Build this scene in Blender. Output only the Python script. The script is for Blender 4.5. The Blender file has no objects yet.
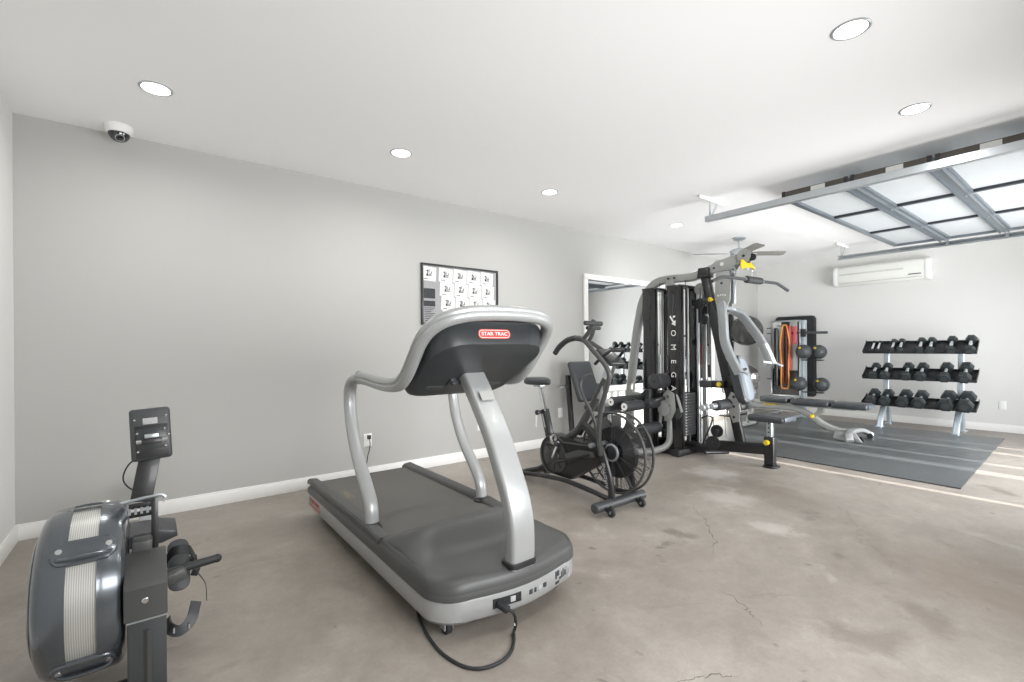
import bpy, bmesh, math, random
from mathutils import Vector, Matrix, Euler
random.seed(7)
S = bpy.context.scene
COL = S.collection
V = Vector
PI = math.pi

# ------------------------------------------------------------------ materials
def lin(c):
    c /= 255.0
    return c / 12.92 if c <= 0.04045 else ((c + 0.055) / 1.055) ** 2.4
def rgb(r, g, b): return (lin(r), lin(g), lin(b), 1)

def mat(name, col, rough=0.5, metal=0.0, bump=0.0, bscale=200, vary=0.0, vscale=6, coat=0.0, spec=0.5):
    m = bpy.data.materials.new(name); m.use_nodes = True
    nt = m.node_tree; b = nt.nodes['Principled BSDF']
    b.inputs['Base Color'].default_value = col
    b.inputs['Roughness'].default_value = rough
    b.inputs['Metallic'].default_value = metal
    b.inputs['Coat Weight'].default_value = coat
    b.inputs['Specular IOR Level'].default_value = spec
    tc = nt.nodes.new('ShaderNodeTexCoord')
    if vary > 0:
        n = nt.nodes.new('ShaderNodeTexNoise'); n.inputs['Scale'].default_value = vscale; n.inputs['Detail'].default_value = 5
        nt.links.new(tc.outputs['Object'], n.inputs['Vector'])
        mx = nt.nodes.new('ShaderNodeMix'); mx.data_type = 'RGBA'
        mx.inputs['A'].default_value = tuple(c * (1 - vary) for c in col[:3]) + (1,)
        mx.inputs['B'].default_value = tuple(min(1, c * (1 + vary)) for c in col[:3]) + (1,)
        nt.links.new(n.outputs['Fac'], mx.inputs['Factor']); nt.links.new(mx.outputs['Result'], b.inputs['Base Color'])
    if bump > 0:
        n2 = nt.nodes.new('ShaderNodeTexNoise'); n2.inputs['Scale'].default_value = bscale; n2.inputs['Detail'].default_value = 3
        nt.links.new(tc.outputs['Object'], n2.inputs['Vector'])
        bp = nt.nodes.new('ShaderNodeBump'); bp.inputs['Strength'].default_value = bump; bp.inputs['Distance'].default_value = 0.002
        nt.links.new(n2.outputs['Fac'], bp.inputs['Height']); nt.links.new(bp.outputs['Normal'], b.inputs['Normal'])
    return m

M = {}
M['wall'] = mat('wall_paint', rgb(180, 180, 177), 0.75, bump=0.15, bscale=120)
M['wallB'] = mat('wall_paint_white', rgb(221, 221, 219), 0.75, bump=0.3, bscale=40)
M['ceil'] = mat('ceiling_paint', rgb(243, 243, 243), 0.8)
M['trim'] = mat('trim_paint', rgb(240, 240, 238), 0.45)
M['silver'] = mat('silver_paint', rgb(164, 166, 166), 0.35, 0.3, coat=0.2)
M['gymgrey'] = mat('grey_paint', rgb(160, 162, 160), 0.38, 0.2)
M['steel'] = mat('galvanized', rgb(188, 194, 198), 0.32, 0.75, vary=0.08, vscale=20)
M['chrome'] = mat('chrome', rgb(225, 226, 228), 0.12, 1.0)
M['black'] = mat('black_metal', rgb(34, 34, 36), 0.38, 0.0, coat=0.15)
M['gloss'] = mat('black_gloss', rgb(24, 23, 26), 0.16, 0.0, coat=0.6)
M['dark'] = mat('dark_plastic', rgb(62, 64, 66), 0.42, bump=0.1, bscale=400)
M['charcoal'] = mat('charcoal_plastic', rgb(70, 71, 70), 0.42, bump=0.1, bscale=500)
M['console'] = mat('console_plastic', rgb(50, 53, 55), 0.33, bump=0.08, bscale=500)
M['belt'] = mat('belt_rubber', rgb(92, 90, 86), 0.7, bump=0.35, bscale=500, vary=0.12, vscale=3)
M['rubber'] = mat('black_rubber', rgb(36, 38, 40), 0.6)
M['foam'] = mat('foam_grip', rgb(50, 52, 54), 0.6, bump=0.3, bscale=500)
M['vinyl'] = mat('vinyl_pad', rgb(62, 65, 68), 0.36, bump=0.25, bscale=250)
M['vinyl_lit'] = mat('vinyl_pad_lit', rgb(84, 91, 98), 0.35, bump=0.2, bscale=250)  # pad vinyl with daylight from the opening put into its colour
M['yellow'] = mat('yellow_plastic', rgb(226, 196, 40), 0.4)
M['orange'] = mat('orange_band', rgb(222, 150, 74), 0.55)
M['brownband'] = mat('brown_band', rgb(120, 62, 44), 0.55)
M['red'] = mat('red_band', rgb(206, 84, 92), 0.5)
M['logo_red'] = mat('logo_red', rgb(190, 62, 52), 0.4)
M['white'] = mat('white_plastic', rgb(236, 237, 235), 0.4)
M['acwhite'] = mat('ac_plastic', rgb(232, 233, 228), 0.35)
M['paper'] = mat('paper', rgb(236, 235, 234), 0.7)
M['ink'] = mat('ink', rgb(58, 60, 64), 0.7)
M['greyprint'] = mat('grey_print', rgb(168, 168, 170), 0.6, vary=0.3, vscale=90)
M['brown'] = mat('bronze_frame', rgb(88, 82, 76), 0.45, 0.2)
M['doorgrey'] = mat('door_aluminium', rgb(122, 130, 136), 0.35, 0.5)
M['doordark'] = mat('door_dark', rgb(64, 68, 74), 0.4, 0.3)
M['mat'] = mat('rubber_mat', rgb(70, 74, 76), 0.32, bump=0.2, bscale=300, vary=0.1, vscale=2)
M['ball'] = mat('ball_vinyl', rgb(58, 58, 57), 0.2)
M['medball'] = mat('medball_rubber', rgb(62, 66, 68), 0.5, bump=0.4, bscale=220)
M['fan'] = mat('fan_blade', rgb(136, 134, 128), 0.5)
M['hex'] = mat('hex_rubber', rgb(46, 52, 53), 0.35)
M['tray'] = mat('tray_black', rgb(40, 42, 44), 0.45)
M['racksilver'] = mat('rack_silver', rgb(186, 198, 206), 0.3, 0.5)
M['sticker'] = mat('sticker_grey', rgb(160, 160, 158), .5)
M['lens'] = mat('lens', rgb(20, 22, 30), 0.08, coat=1.0)
M['screen'] = mat('screen', rgb(30, 33, 36), 0.15)
M['drive'] = mat('driveway', rgb(150, 147, 142), 0.85, vary=0.1)
M['armgrey'] = mat('arm_grey', rgb(148, 152, 154), 0.36, 0.2, coat=.15)
M['rowshell'] = mat('rower_shell', rgb(92, 97, 102), 0.24, 0.6, coat=.5)
M['fence'] = mat('sun_mask_wood', rgb(150, 140, 125), 0.8, vary=0.15)  # for the added fence outside

def special():
    # perforated silver wrap of the flywheel
    m = mat('perforated_metal', rgb(182, 182, 180), 0.34, 0.55); nt = m.node_tree; b = nt.nodes['Principled BSDF']
    tc = nt.nodes['Texture Coordinate']
    w = nt.nodes.new('ShaderNodeTexWave'); w.wave_type = 'BANDS'; w.bands_direction = 'X'
    w.inputs['Scale'].default_value = 55; w.inputs['Distortion'].default_value = 0.4
    nt.links.new(tc.outputs['Object'], w.inputs['Vector'])
    r = nt.nodes.new('ShaderNodeMix'); r.data_type = 'RGBA'
    r.inputs['A'].default_value = rgb(176, 176, 172); r.inputs['B'].default_value = rgb(218, 218, 214)
    nt.links.new(w.outputs['Fac'], r.inputs['Factor']); nt.links.new(r.outputs['Result'], b.inputs['Base Color'])
    M['perf'] = m
    # mirror
    m = mat('mirror', (0.92, 0.93, 0.93, 1), 0.0, 1.0); M['mirror'] = m
    # thin glass
    m = bpy.data.materials.new('clear_glass'); m.use_nodes = True; nt = m.node_tree; nt.nodes.clear()
    o = nt.nodes.new('ShaderNodeOutputMaterial'); t = nt.nodes.new('ShaderNodeBsdfTransparent'); g = nt.nodes.new('ShaderNodeBsdfGlossy')
    t.inputs['Color'].default_value = (0.97, 0.97, 0.97, 1); g.inputs['Roughness'].default_value = 0.02
    mx = nt.nodes.new('ShaderNodeMixShader'); lw = nt.nodes.new('ShaderNodeLayerWeight'); lw.inputs['Blend'].default_value = 0.08
    nt.links.new(lw.outputs['Fresnel'], mx.inputs['Fac']); nt.links.new(t.outputs[0], mx.inputs[1]); nt.links.new(g.outputs[0], mx.inputs[2])
    nt.links.new(mx.outputs[0], o.inputs[0]); M['glass'] = m
    m = bpy.data.materials.new('translucent_lite'); m.use_nodes = True; nt = m.node_tree; nt.nodes.clear()
    o = nt.nodes.new('ShaderNodeOutputMaterial'); t = nt.nodes.new('ShaderNodeBsdfTransparent'); d = nt.nodes.new('ShaderNodeBsdfDiffuse'); tl = nt.nodes.new('ShaderNodeBsdfTranslucent'); g = nt.nodes.new('ShaderNodeBsdfGlossy')
    d.inputs['Color'].default_value = rgb(222, 226, 228); tl.inputs['Color'].default_value = rgb(222, 226, 228); g.inputs['Roughness'].default_value = .12
    a1 = nt.nodes.new('ShaderNodeMixShader'); a1.inputs[0].default_value = .25; a2 = nt.nodes.new('ShaderNodeMixShader'); a2.inputs[0].default_value = .25; a3 = nt.nodes.new('ShaderNodeMixShader'); a3.inputs[0].default_value = .06
    nt.links.new(d.outputs[0], a1.inputs[1]); nt.links.new(tl.outputs[0], a1.inputs[2]); nt.links.new(a1.outputs[0], a2.inputs[1]); nt.links.new(t.outputs[0], a2.inputs[2])
    nt.links.new(a2.outputs[0], a3.inputs[1]); nt.links.new(g.outputs[0], a3.inputs[2]); nt.links.new(a3.outputs[0], o.inputs[0]); M['lite'] = m
    # lamp disc
    m = bpy.data.materials.new('lamp_glow'); m.use_nodes = True; nt = m.node_tree; b = nt.nodes['Principled BSDF']
    b.inputs['Base Color'].default_value = (1, 1, 1, 1); b.inputs['Emission Color'].default_value = (1, 0.98, 0.95, 1); b.inputs['Emission Strength'].default_value = 6
    M['glow'] = m
    # polished concrete
    m = bpy.data.materials.new('polished_concrete'); m.use_nodes = True; nt = m.node_tree; N = nt.nodes; L = nt.links; b = N['Principled BSDF']
    tc = N.new('ShaderNodeTexCoord')
    def noise(sc, det=6, dist=0.0, rough=0.6):
        n = N.new('ShaderNodeTexNoise'); n.inputs['Scale'].default_value = sc; n.inputs['Detail'].default_value = det
        n.inputs['Distortion'].default_value = dist; n.inputs['Roughness'].default_value = rough
        L.new(tc.outputs['Object'], n.inputs['Vector']); return n
    def ramp(src, p0, p1, c0=(0, 0, 0, 1), c1=(1, 1, 1, 1)):
        r = N.new('ShaderNodeValToRGB'); r.color_ramp.elements[0].position = p0; r.color_ramp.elements[1].position = p1
        r.color_ramp.elements[0].color = c0; r.color_ramp.elements[1].color = c1; L.new(src, r.inputs['Fac']); return r
    def mix(fac, a, bb, mode='MIX'):
        x = N.new('ShaderNodeMix'); x.data_type = 'RGBA'; x.blend_type = mode
        if isinstance(fac, float): x.inputs['Factor'].default_value = fac
        else: L.new(fac, x.inputs['Factor'])
        for s, v in (('A', a), ('B', bb)):
            if isinstance(v, tuple): x.inputs[s].default_value = v
            else: L.new(v, x.inputs[s])
        return x.outputs['Result']
    n1 = noise(0.75, 8, 0.6); c = ramp(n1.outputs['Fac'], 0.34, 0.66, rgb(138, 130, 121), rgb(172, 165, 157)).outputs['Color']
    n2 = noise(5.5, 8, 0.3, 0.7); c = mix(0.5, c, ramp(n2.outputs['Fac'], 0.3, 0.7, (0.66, 0.65, 0.64, 1), (1.08, 1.08, 1.08, 1)).outputs['Color'], 'MULTIPLY')
    n3 = noise(2.3, 4, 0.2, 0.55); c = mix(ramp(n3.outputs['Fac'], 0.66, 0.73).outputs['Color'], c, mix(0.55, c, rgb(92, 84, 78)))
    n6 = noise(9, 3, 0.4, 0.5); c = mix(ramp(n6.outputs['Fac'], 0.69, 0.74).outputs['Color'], c, mix(0.5, c, rgb(84, 77, 72)))
    n4 = noise(3.1, 6, 0.8, 0.6); c = mix(ramp(n4.outputs['Fac'], 0.62, 0.76).outputs['Color'], c, mix(0.35, c, rgb(196, 192, 187)))
    n8 = noise(17, 8, .5, .75); c = mix(0.55, c, ramp(n8.outputs['Fac'], 0.32, 0.7, (0.80, 0.79, 0.78, 1), (1.06, 1.06, 1.06, 1)).outputs['Color'], 'MULTIPLY')
    n7 = noise(70, 4); c = mix(0.35, c, ramp(n7.outputs['Fac'], 0.25, 0.75, (0.75, 0.75, 0.75, 1), (1.1, 1.1, 1.1, 1)).outputs['Color'], 'MULTIPLY')
    # hairline cracks
    nd = noise(3.5, 5); mp = N.new('ShaderNodeVectorMath'); mp.operation = 'MULTIPLY_ADD'
    mp.inputs[1].default_value = (0.35, 0.35, 0); L.new(nd.outputs['Color'], mp.inputs[0]); L.new(tc.outputs['Object'], mp.inputs[2])
    vo = N.new('ShaderNodeTexVoronoi'); vo.feature = 'DISTANCE_TO_EDGE'; vo.inputs['Scale'].default_value = 0.55; L.new(mp.outputs[0], vo.inputs['Vector'])
    ck = ramp(vo.outputs['Distance'], 0.0018, 0.0045, (1, 1, 1, 1), (0, 0, 0, 1)).outputs['Color']
    n5 = noise(0.9, 3); ck = mix(1.0, ck, ramp(n5.outputs['Fac'], 0.46, 0.54).outputs['Color'], 'MULTIPLY')
    c = mix(ck, c, mix(0.30, c, rgb(84, 80, 76)))
    # stains in place; pale ones paint reflected light, the treadmill-rear one paints shade
    nz = noise(4.5, 6, .4, .65); wv = N.new('ShaderNodeVectorMath'); wv.operation = 'MULTIPLY_ADD'; wv.inputs[1].default_value = (.5, .5, 0)
    L.new(nz.outputs['Color'], wv.inputs[0]); L.new(tc.outputs['Object'], wv.inputs[2])
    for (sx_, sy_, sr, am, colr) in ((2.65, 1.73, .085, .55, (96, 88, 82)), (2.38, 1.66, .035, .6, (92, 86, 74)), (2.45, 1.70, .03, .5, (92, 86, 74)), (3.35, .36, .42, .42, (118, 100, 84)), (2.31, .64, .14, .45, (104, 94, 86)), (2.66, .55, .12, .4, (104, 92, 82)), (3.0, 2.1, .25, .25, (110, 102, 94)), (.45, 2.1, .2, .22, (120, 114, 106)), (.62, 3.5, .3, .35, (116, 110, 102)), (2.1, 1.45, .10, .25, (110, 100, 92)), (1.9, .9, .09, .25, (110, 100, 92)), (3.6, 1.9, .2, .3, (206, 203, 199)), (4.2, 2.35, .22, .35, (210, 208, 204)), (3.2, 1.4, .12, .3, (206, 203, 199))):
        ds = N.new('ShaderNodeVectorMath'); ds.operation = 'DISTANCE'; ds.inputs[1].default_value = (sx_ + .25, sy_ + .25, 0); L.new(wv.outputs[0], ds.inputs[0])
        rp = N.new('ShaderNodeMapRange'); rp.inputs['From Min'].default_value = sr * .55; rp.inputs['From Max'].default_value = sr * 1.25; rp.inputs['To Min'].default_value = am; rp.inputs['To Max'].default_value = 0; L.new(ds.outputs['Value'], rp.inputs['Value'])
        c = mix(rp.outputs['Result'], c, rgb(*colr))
    L.new(c, b.inputs['Base Color'])
    rr = ramp(n2.outputs['Fac'], 0.3, 0.75, (0.34, 0.34, 0.34, 1), (0.55, 0.55, 0.55, 1)); L.new(rr.outputs['Color'], b.inputs['Roughness'])
    bp = N.new('ShaderNodeBump'); bp.inputs['Strength'].default_value = 0.12; bp.inputs['Distance'].default_value = 0.004
    L.new(n2.outputs['Fac'], bp.inputs['Height']); L.new(bp.outputs['Normal'], b.inputs['Normal'])
    M['floor'] = m
    # mesh fan cage: fine concentric wires
    M['wire'] = mat('wire_black', rgb(52, 52, 54), 0.4)
special()

# ------------------------------------------------------------------ mesh builder
class B:
    def __init__(s): s.bm = bmesh.new()
    def _add(s, vs, fs):
        bv = [s.bm.verts.new(v) for v in vs]
        for f in fs:
            try: s.bm.faces.new([bv[i] for i in f])
            except ValueError: pass
        return s
    def merge(s, other, mtx):
        me = bpy.data.meshes.new('t'); other.to_mesh(me); other.free(); me.transform(mtx); s.bm.from_mesh(me); bpy.data.meshes.remove(me)
        return s
    def box(s, c, size, rot=(0, 0, 0), bev=0.0, seg=2, R=None):
        t = bmesh.new(); bmesh.ops.create_cube(t, size=1)
        bmesh.ops.scale(t, vec=V(size), verts=t.verts)
        if bev > 0:
            bmesh.ops.bevel(t, geom=t.edges[:], offset=min(bev, min(size) * 0.49), segments=seg, profile=0.5, affect='EDGES')
        m = R.to_4x4() if R is not None else Euler(rot).to_matrix().to_4x4()
        return s.merge(t, Matrix.Translation(V(c)) @ m)
    def bb(s, a, b, bev=0.0, seg=2):
        return s.box([(a[i] + b[i]) / 2 for i in range(3)], [abs(b[i] - a[i]) for i in range(3)], bev=bev, seg=seg)
    def bar(s, p, q, w, h, bev=0.004, up=(0, 0, 1), ext=0.0):   # box beam between two points; w across, h along up
        p = V(p); q = V(q); d = (q - p); L = d.length + 2 * ext; y = d.normalized(); z = V(up)
        x = y.cross(z)
        if x.length < 1e-4: x = y.cross(V((1, 0, 0)))
        x.normalize(); z = x.cross(y)
        R = Matrix((x, y, z)).transposed()
        return s.box((p + q) / 2, (w, L, h), bev=bev, R=R)
    def sweep(s, pts, prof, closed=False, caps=True, up=None, scale=None):
        pts = [V(p) for p in pts]; n = len(pts); rings = []
        T = []
        for i in range(n):
            a = pts[i - 1] if (i > 0 or closed) else pts[i]; b = pts[(i + 1) % n] if (i < n - 1 or closed) else pts[i]
            T.append((b - a).normalized())
        if up is None:
            u = V((0, 0, 1)) if abs(T[0].z) < 0.9 else V((1, 0, 0))
        else: u = V(up)
        nrm = (u - T[0] * u.dot(T[0])).normalized()
        for i in range(n):
            if up is not None:
                nn = V(up) - T[i] * V(up).dot(T[i])
                if nn.length > 1e-3: nrm = nn.normalized()
            else:
                nn = nrm - T[i] * nrm.dot(T[i])
                if nn.length > 1e-5: nrm = nn.normalized()
            bi = T[i].cross(nrm)
            k = scale[i] if scale else 1.0
            rings.append([s.bm.verts.new(pts[i] + bi * (x * k) + nrm * (y * k)) for x, y in prof])
        m = len(prof)
        for i in range(n if closed else n - 1):
            a = rings[i]; b = rings[(i + 1) % n]
            for j in range(m):
                s.bm.faces.new((a[j], a[(j + 1) % m], b[(j + 1) % m], b[j]))
        if caps and not closed:
            s.bm.faces.new(list(reversed(rings[0]))); s.bm.faces.new(rings[-1])
        return s
    def tube(s, pts, r, seg=12, closed=False, ry=None, up=None, scale=None, caps=True):
        ry = ry or r
        prof = [(r * math.cos(2 * PI * i / seg), ry * math.sin(2 * PI * i / seg)) for i in range(seg)]
        return s.sweep(pts, prof, closed, caps, up, scale)
    def cyl(s, p, q, r, seg=20, r2=None, bev=0.0):
        p = V(p); q = V(q); d = (q - p); L = d.length
        prof = [(0, r - bev), (bev, r), (L - bev, r2 if r2 else r), (L, (r2 if r2 else r) - bev)] if bev > 0 else [(0, r), (L, r2 if r2 else r)]
        return s.lathe(p, d, prof, seg)
    def lathe(s, o, axis, prof, seg=28, a0=0.0, a1=2 * PI, loop=False):
        o = V(o); z = V(axis).normalized(); x = z.cross(V((0, 0, 1)))
        if x.length < 1e-3: x = V((1, 0, 0))
        x.normalize(); y = z.cross(x)
        full = abs(a1 - a0 - 2 * PI) < 1e-6; n = seg if full else seg + 1
        rings = []
        for t, r in prof:
            if r < 1e-6: rings.append([s.bm.verts.new(o + z * t)])
            else: rings.append([s.bm.verts.new(o + z * t + (x * math.cos(a0 + (a1 - a0) * i / seg) + y * math.sin(a0 + (a1 - a0) * i / seg)) * r) for i in range(n)])
        for k in range(len(rings) - 1):
            a, b = rings[k], rings[k + 1]
            for i in range(seg if full else seg):
                j = (i + 1) % n
                if len(a) == 1 and len(b) == 1: continue
                if len(a) == 1: s.bm.faces.new((a[0], b[j], b[i]))
                elif len(b) == 1: s.bm.faces.new((a[i], a[j], b[0]))
                else: s.bm.faces.new((a[i], a[j], b[j], b[i]))
        if loop:
            a, b = rings[-1], rings[0]
            for i in range(seg): s.bm.faces.new((a[i], a[(i + 1) % n], b[(i + 1) % n], b[i]))
        elif full:
            if len(rings[0]) > 1: s.bm.faces.new(rings[0])
            if len(rings[-1]) > 1: s.bm.faces.new(list(reversed(rings[-1])))
        return s
    def torus(s, c, axis, R, r, seg=40, rs=8):
        z = V(axis).normalized(); x = z.cross(V((0, 0, 1)))
        if x.length < 1e-3: x = V((1, 0, 0))
        x.normalize(); y = z.cross(x)
        return s.tube([V(c) + (x * math.cos(2 * PI * i / seg) + y * math.sin(2 * PI * i / seg)) * R for i in range(seg)], r, rs, closed=True)
    def sphere(s, c, r, seg=28, sc=(1, 1, 1)):
        t = bmesh.new(); bmesh.ops.create_uvsphere(t, u_segments=seg, v_segments=seg // 2, radius=r)
        return s.merge(t, Matrix.Translation(V(c)) @ Matrix.Diagonal((sc[0], sc[1], sc[2], 1)))
    def prism(s, poly, o, ux, uy, depth, bev=0.0):      # polygon in plane (ux, uy) from origin o, extruded +-depth/2 along the normal
        ux = V(ux).normalized(); uy = V(uy).normalized(); nz = ux.cross(uy)
        t = bmesh.new()
        lo = [t.verts.new(V((x, y, -depth / 2))) for x, y in poly]; hi = [t.verts.new(V((x, y, depth / 2))) for x, y in poly]
        n = len(poly)
        t.faces.new(list(reversed(lo))); t.faces.new(hi)
        for i in range(n): t.faces.new((lo[i], lo[(i + 1) % n], hi[(i + 1) % n], hi[i]))
        if bev > 0:
            es = [e for e in t.edges if (e.verts[0].co.z > 0) == (e.verts[1].co.z > 0)]
            bmesh.ops.bevel(t, geom=es, offset=bev, segments=2, profile=0.5, affect='EDGES')
        mt = Matrix((ux, uy, nz)).transposed().to_4x4()
        return s.merge(t, Matrix.Translation(V(o)) @ mt)

def rrect(w, h, r, n=5, cx=0, cy=0):
    out = []
    for (sx, sy, a) in ((1, 1, 0), (-1, 1, PI / 2), (-1, -1, PI), (1, -1, 3 * PI / 2)):
        for i in range(n + 1):
            t = a + i * PI / 2 / n
            out.append((cx + sx * (w / 2 - r) + r * math.cos(t), cy + sy * (h / 2 - r) + r * math.sin(t)))
    return out
def smooth(pts, n=6):
    P = [V(p) for p in pts]; out = []
    for i in range(len(P) - 1):
        p0 = P[i - 1] if i > 0 else P[0] * 2 - P[1]; p1 = P[i]; p2 = P[i + 1]; p3 = P[i + 2] if i + 2 < len(P) else P[-1] * 2 - P[-2]
        for k in range(n):
            t = k / n
            out.append(0.5 * ((2 * p1) + (p2 - p0) * t + (2 * p0 - 5 * p1 + 4 * p2 - p3) * t * t + (3 * p1 - p0 - 3 * p2 + p3) * t ** 3))
    out.append(P[-1]); return out
def fillet(pts, r, n=5):
    P = [V(p) for p in pts]; out = [P[0]]
    for i in range(1, len(P) - 1):
        a = (P[i - 1] - P[i]); b = (P[i + 1] - P[i]); rr = min(r, a.length * 0.49, b.length * 0.49)
        p = P[i] + a.normalized() * rr; q = P[i] + b.normalized() * rr
        for k in range(n + 1):
            t = k / n; out.append(p * (1 - t) ** 2 + P[i] * 2 * t * (1 - t) + q * t * t)
    out.append(P[-1]); return out

# ------------------------------------------------------------------ scene graph helpers
ORG = {}
def obj(name, b, m, parent=None, org=None, label=None, sharp=35):
    bmesh.ops.recalc_face_normals(b.bm, faces=b.bm.faces)
    me = bpy.data.meshes.new(name); b.bm.to_mesh(me); b.bm.free()
    o = bpy.data.objects.new(name, me); COL.objects.link(o)
    if parent is not None:
        off = ORG[parent.name]; o.parent = parent; ORG[o.name] = off
    else:
        off = V(org) if org is not None else V((0, 0, 0)); o.location = off; ORG[o.name] = off
    me.transform(Matrix.Translation(-off))
    for mm in (m if isinstance(m, (list, tuple)) else [m]): me.materials.append(M[mm])
    for p in me.polygons: p.use_smooth = True
    me.set_sharp_from_angle(angle=math.radians(sharp))
    if label: o['label'] = label
    return o
def thing(name, label, cat, loc, group=None):
    o = bpy.data.objects.new(name, None); COL.objects.link(o); o.location = loc; o.empty_display_size = 0.1
    ORG[o.name] = V(loc); o['label'] = label; o['category'] = cat
    if group: o['group'] = group
    return o
def tag(o, label, cat, group=None):
    o['label'] = label; o['category'] = cat
    if group: o['group'] = group
    return o
def struct(name, b, m, org=None, sharp=35):
    o = obj(name, b, m, org=org, sharp=sharp); o['kind'] = 'structure'; return o
def text(name, body, size, o, ux, uy, m, parent, ext=0.0008, spacing=1.0, sx=1.0):
    cu = bpy.data.curves.new('tmp', 'FONT'); cu.body = body; cu.size = size; cu.extrude = ext; cu.align_x = 'CENTER'; cu.align_y = 'CENTER'; cu.space_character = spacing
    cu.resolution_u = 3
    t = bpy.data.objects.new('tmp', cu); COL.objects.link(t)
    dg = bpy.context.evaluated_depsgraph_get(); me = bpy.data.meshes.new_from_object(t.evaluated_get(dg))
    bpy.data.objects.remove(t); bpy.data.curves.remove(cu)
    ux = V(ux).normalized(); uy = V(uy).normalized(); nz = ux.cross(uy)
    mt = Matrix.Translation(V(o)) @ Matrix((ux, uy, nz)).transposed().to_4x4() @ Matrix.Diagonal((sx, 1, 1, 1))
    me.transform(mt); off = ORG[parent.name]; me.transform(Matrix.Translation(-off))
    me.name = name; me.materials.clear(); me.materials.append(M[m])
    ob = bpy.data.objects.new(name, me); COL.objects.link(ob); ob.parent = parent; ORG[ob.name] = off
    return ob
def copy_tree(o, loc):
    c = o.copy(); COL.objects.link(c); c.location = loc; ORG[c.name] = V(loc)
    for ch in o.children:
        d = ch.copy(); COL.objects.link(d); d.parent = c
        for g in ch.children:
            e = g.copy(); COL.objects.link(e); e.parent = d
    return c

# ------------------------------------------------------------------ room
XL, XB, YA, YR, H = -0.69, 9.2, 4.27, -0.62, 2.706
b = B(); b.bb((XL - .12, YR - .12, -.12), (XB + .12, YA + .12, 0)); floor_ = struct('floor', b, 'floor')
M['crack'] = mat('crack_dark', rgb(98, 92, 86), .8)
for line in ([(3.252, 2.008), (3.123, 1.889), (3.01, 1.753), (2.862, 1.647), (2.748, 1.536), (2.621, 1.49), (2.492, 1.394)],
             [(2.211, 1.217), (2.192, 1.137), (2.151, 1.06), (2.106, 0.994), (2.055, 0.941)], [(1.45, .985), (1.507, 0.967), (1.571, 0.943), (1.621, 0.917), (1.656, 0.883), (1.701, 0.855)]):
    rc = random.Random(len(line)); pts = []
    for p, q in zip(line, line[1:]):
        for k in range(6):
            u = k / 6; pts.append(V((p[0] + (q[0] - p[0]) * u + rc.uniform(-.011, .011), p[1] + (q[1] - p[1]) * u + rc.uniform(-.011, .011), .0004)))
    n_ = len(pts); obj('crack', B().sweep(pts, [(-.0022, 0), (.0022, 0), (.0018, .0004), (-.0018, .0004)], up=(0, 0, 1), scale=[max(.15, min(1, 4 * i / n_, 4 * (n_ - 1 - i) / n_)) * rc.uniform(.4, 1.1) for i in range(n_)]), 'crack', floor_)
b = B(); b.bb((XL - .12, YR - .12, H), (XB + .12, YA + .12, H + .12)); struct('ceiling', b, 'ceil')
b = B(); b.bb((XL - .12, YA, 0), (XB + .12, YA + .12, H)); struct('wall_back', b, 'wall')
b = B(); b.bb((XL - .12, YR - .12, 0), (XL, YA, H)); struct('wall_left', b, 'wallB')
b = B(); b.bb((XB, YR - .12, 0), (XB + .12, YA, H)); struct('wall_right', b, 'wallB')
# wall behind the camera, with the garage opening and an unseen window added for daylight
OX0, OX1, OZ = 4.75, 8.05, 2.2
WX0, WX1, WZ0, WZ1 = 0.3, 3.1, 0.85, 2.15
b = B()
b.bb((XL - .12, YR - .12, 0), (WX0, YR, H)); b.bb((WX0, YR - .12, 0), (WX1, YR, WZ0)); b.bb((WX0, YR - .12, WZ1), (WX1, YR, H))
b.bb((WX1, YR - .12, 0), (OX0, YR, H)); b.bb((OX0, YR - .12, OZ), (OX1, YR, H)); b.bb((OX1, YR - .12, 0), (XB, YR, H))
struct('wall_front', b, 'wallB')
w1 = struct('added_window', B().bb((WX0, YR - .1, WZ0), (WX1, YR - .02, WZ0 + .05)).bb((WX0, YR - .1, WZ1 - .05), (WX1, YR - .02, WZ1)).bb((WX0, YR - .1, WZ0), (WX0 + .05, YR - .02, WZ1)).bb((WX1 - .05, YR - .1, WZ0), (WX1, YR - .02, WZ1)).bb((1.675, YR - .1, WZ0), (1.725, YR - .02, WZ1)), 'trim')
obj('pane', B().bb((WX0 + .05, YR - .063, WZ0 + .05), (WX1 - .05, YR - .057, WZ1 - .05)), 'glass', w1)
def base(name, a, c, d):       # baseboard with a chamfered top
    b = B(); a = V(a); c = V(c); n = V(d)
    b.bar(a + n * .0075 + V((0, 0, .045)), c + n * .0075 + V((0, 0, .045)), .015, .09, 0.001)
    b.bar(a + n * .0055 + V((0, 0, .096)), c + n * .0055 + V((0, 0, .096)), .011, .014, 0.004)
    struct(name, b, 'trim')
base('baseboard_back', (XL, YA, 0), (XB, YA, 0), (0, -1, 0))
base('baseboard_left', (XL, YR, 0), (XL, YA, 0), (1, 0, 0))
base('baseboard_right', (XB, YR, 0), (XB, YA, 0), (-1, 0, 0))
# outside: driveway and an unseen slatted fence added to cut the low sun into streaks
b = B(); b.bb((-12, -16, -.12), (22, YR - .12, -.02)); struct('ground', b, 'drive')
b = B(); FYY, FH = -2.6, 2.24
b.bb((-4, FYY - .06, -.02), (4.72, FYY, 3.1))  # solid stretch added to keep direct sun out of the window
xs = [5.02, 5.09, 6.04, 6.21, 6.56, 6.65, 7.28, 7.40, 7.72, 7.78, 9.9]; x0 = 4.72
for i in range(0, len(xs) - 1, 2): b.bb((x0, FYY - .04, -.02), (xs[i], FYY, FH)); x0 = xs[i + 1]
b.bb((x0, FYY - .04, -.02), (9.9, FYY, FH)); b.bb((4.72, FYY - .045, FH - .12), (9.9, FYY + .005, FH))
struct('sun_mask_fence', b, 'fence')

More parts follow.
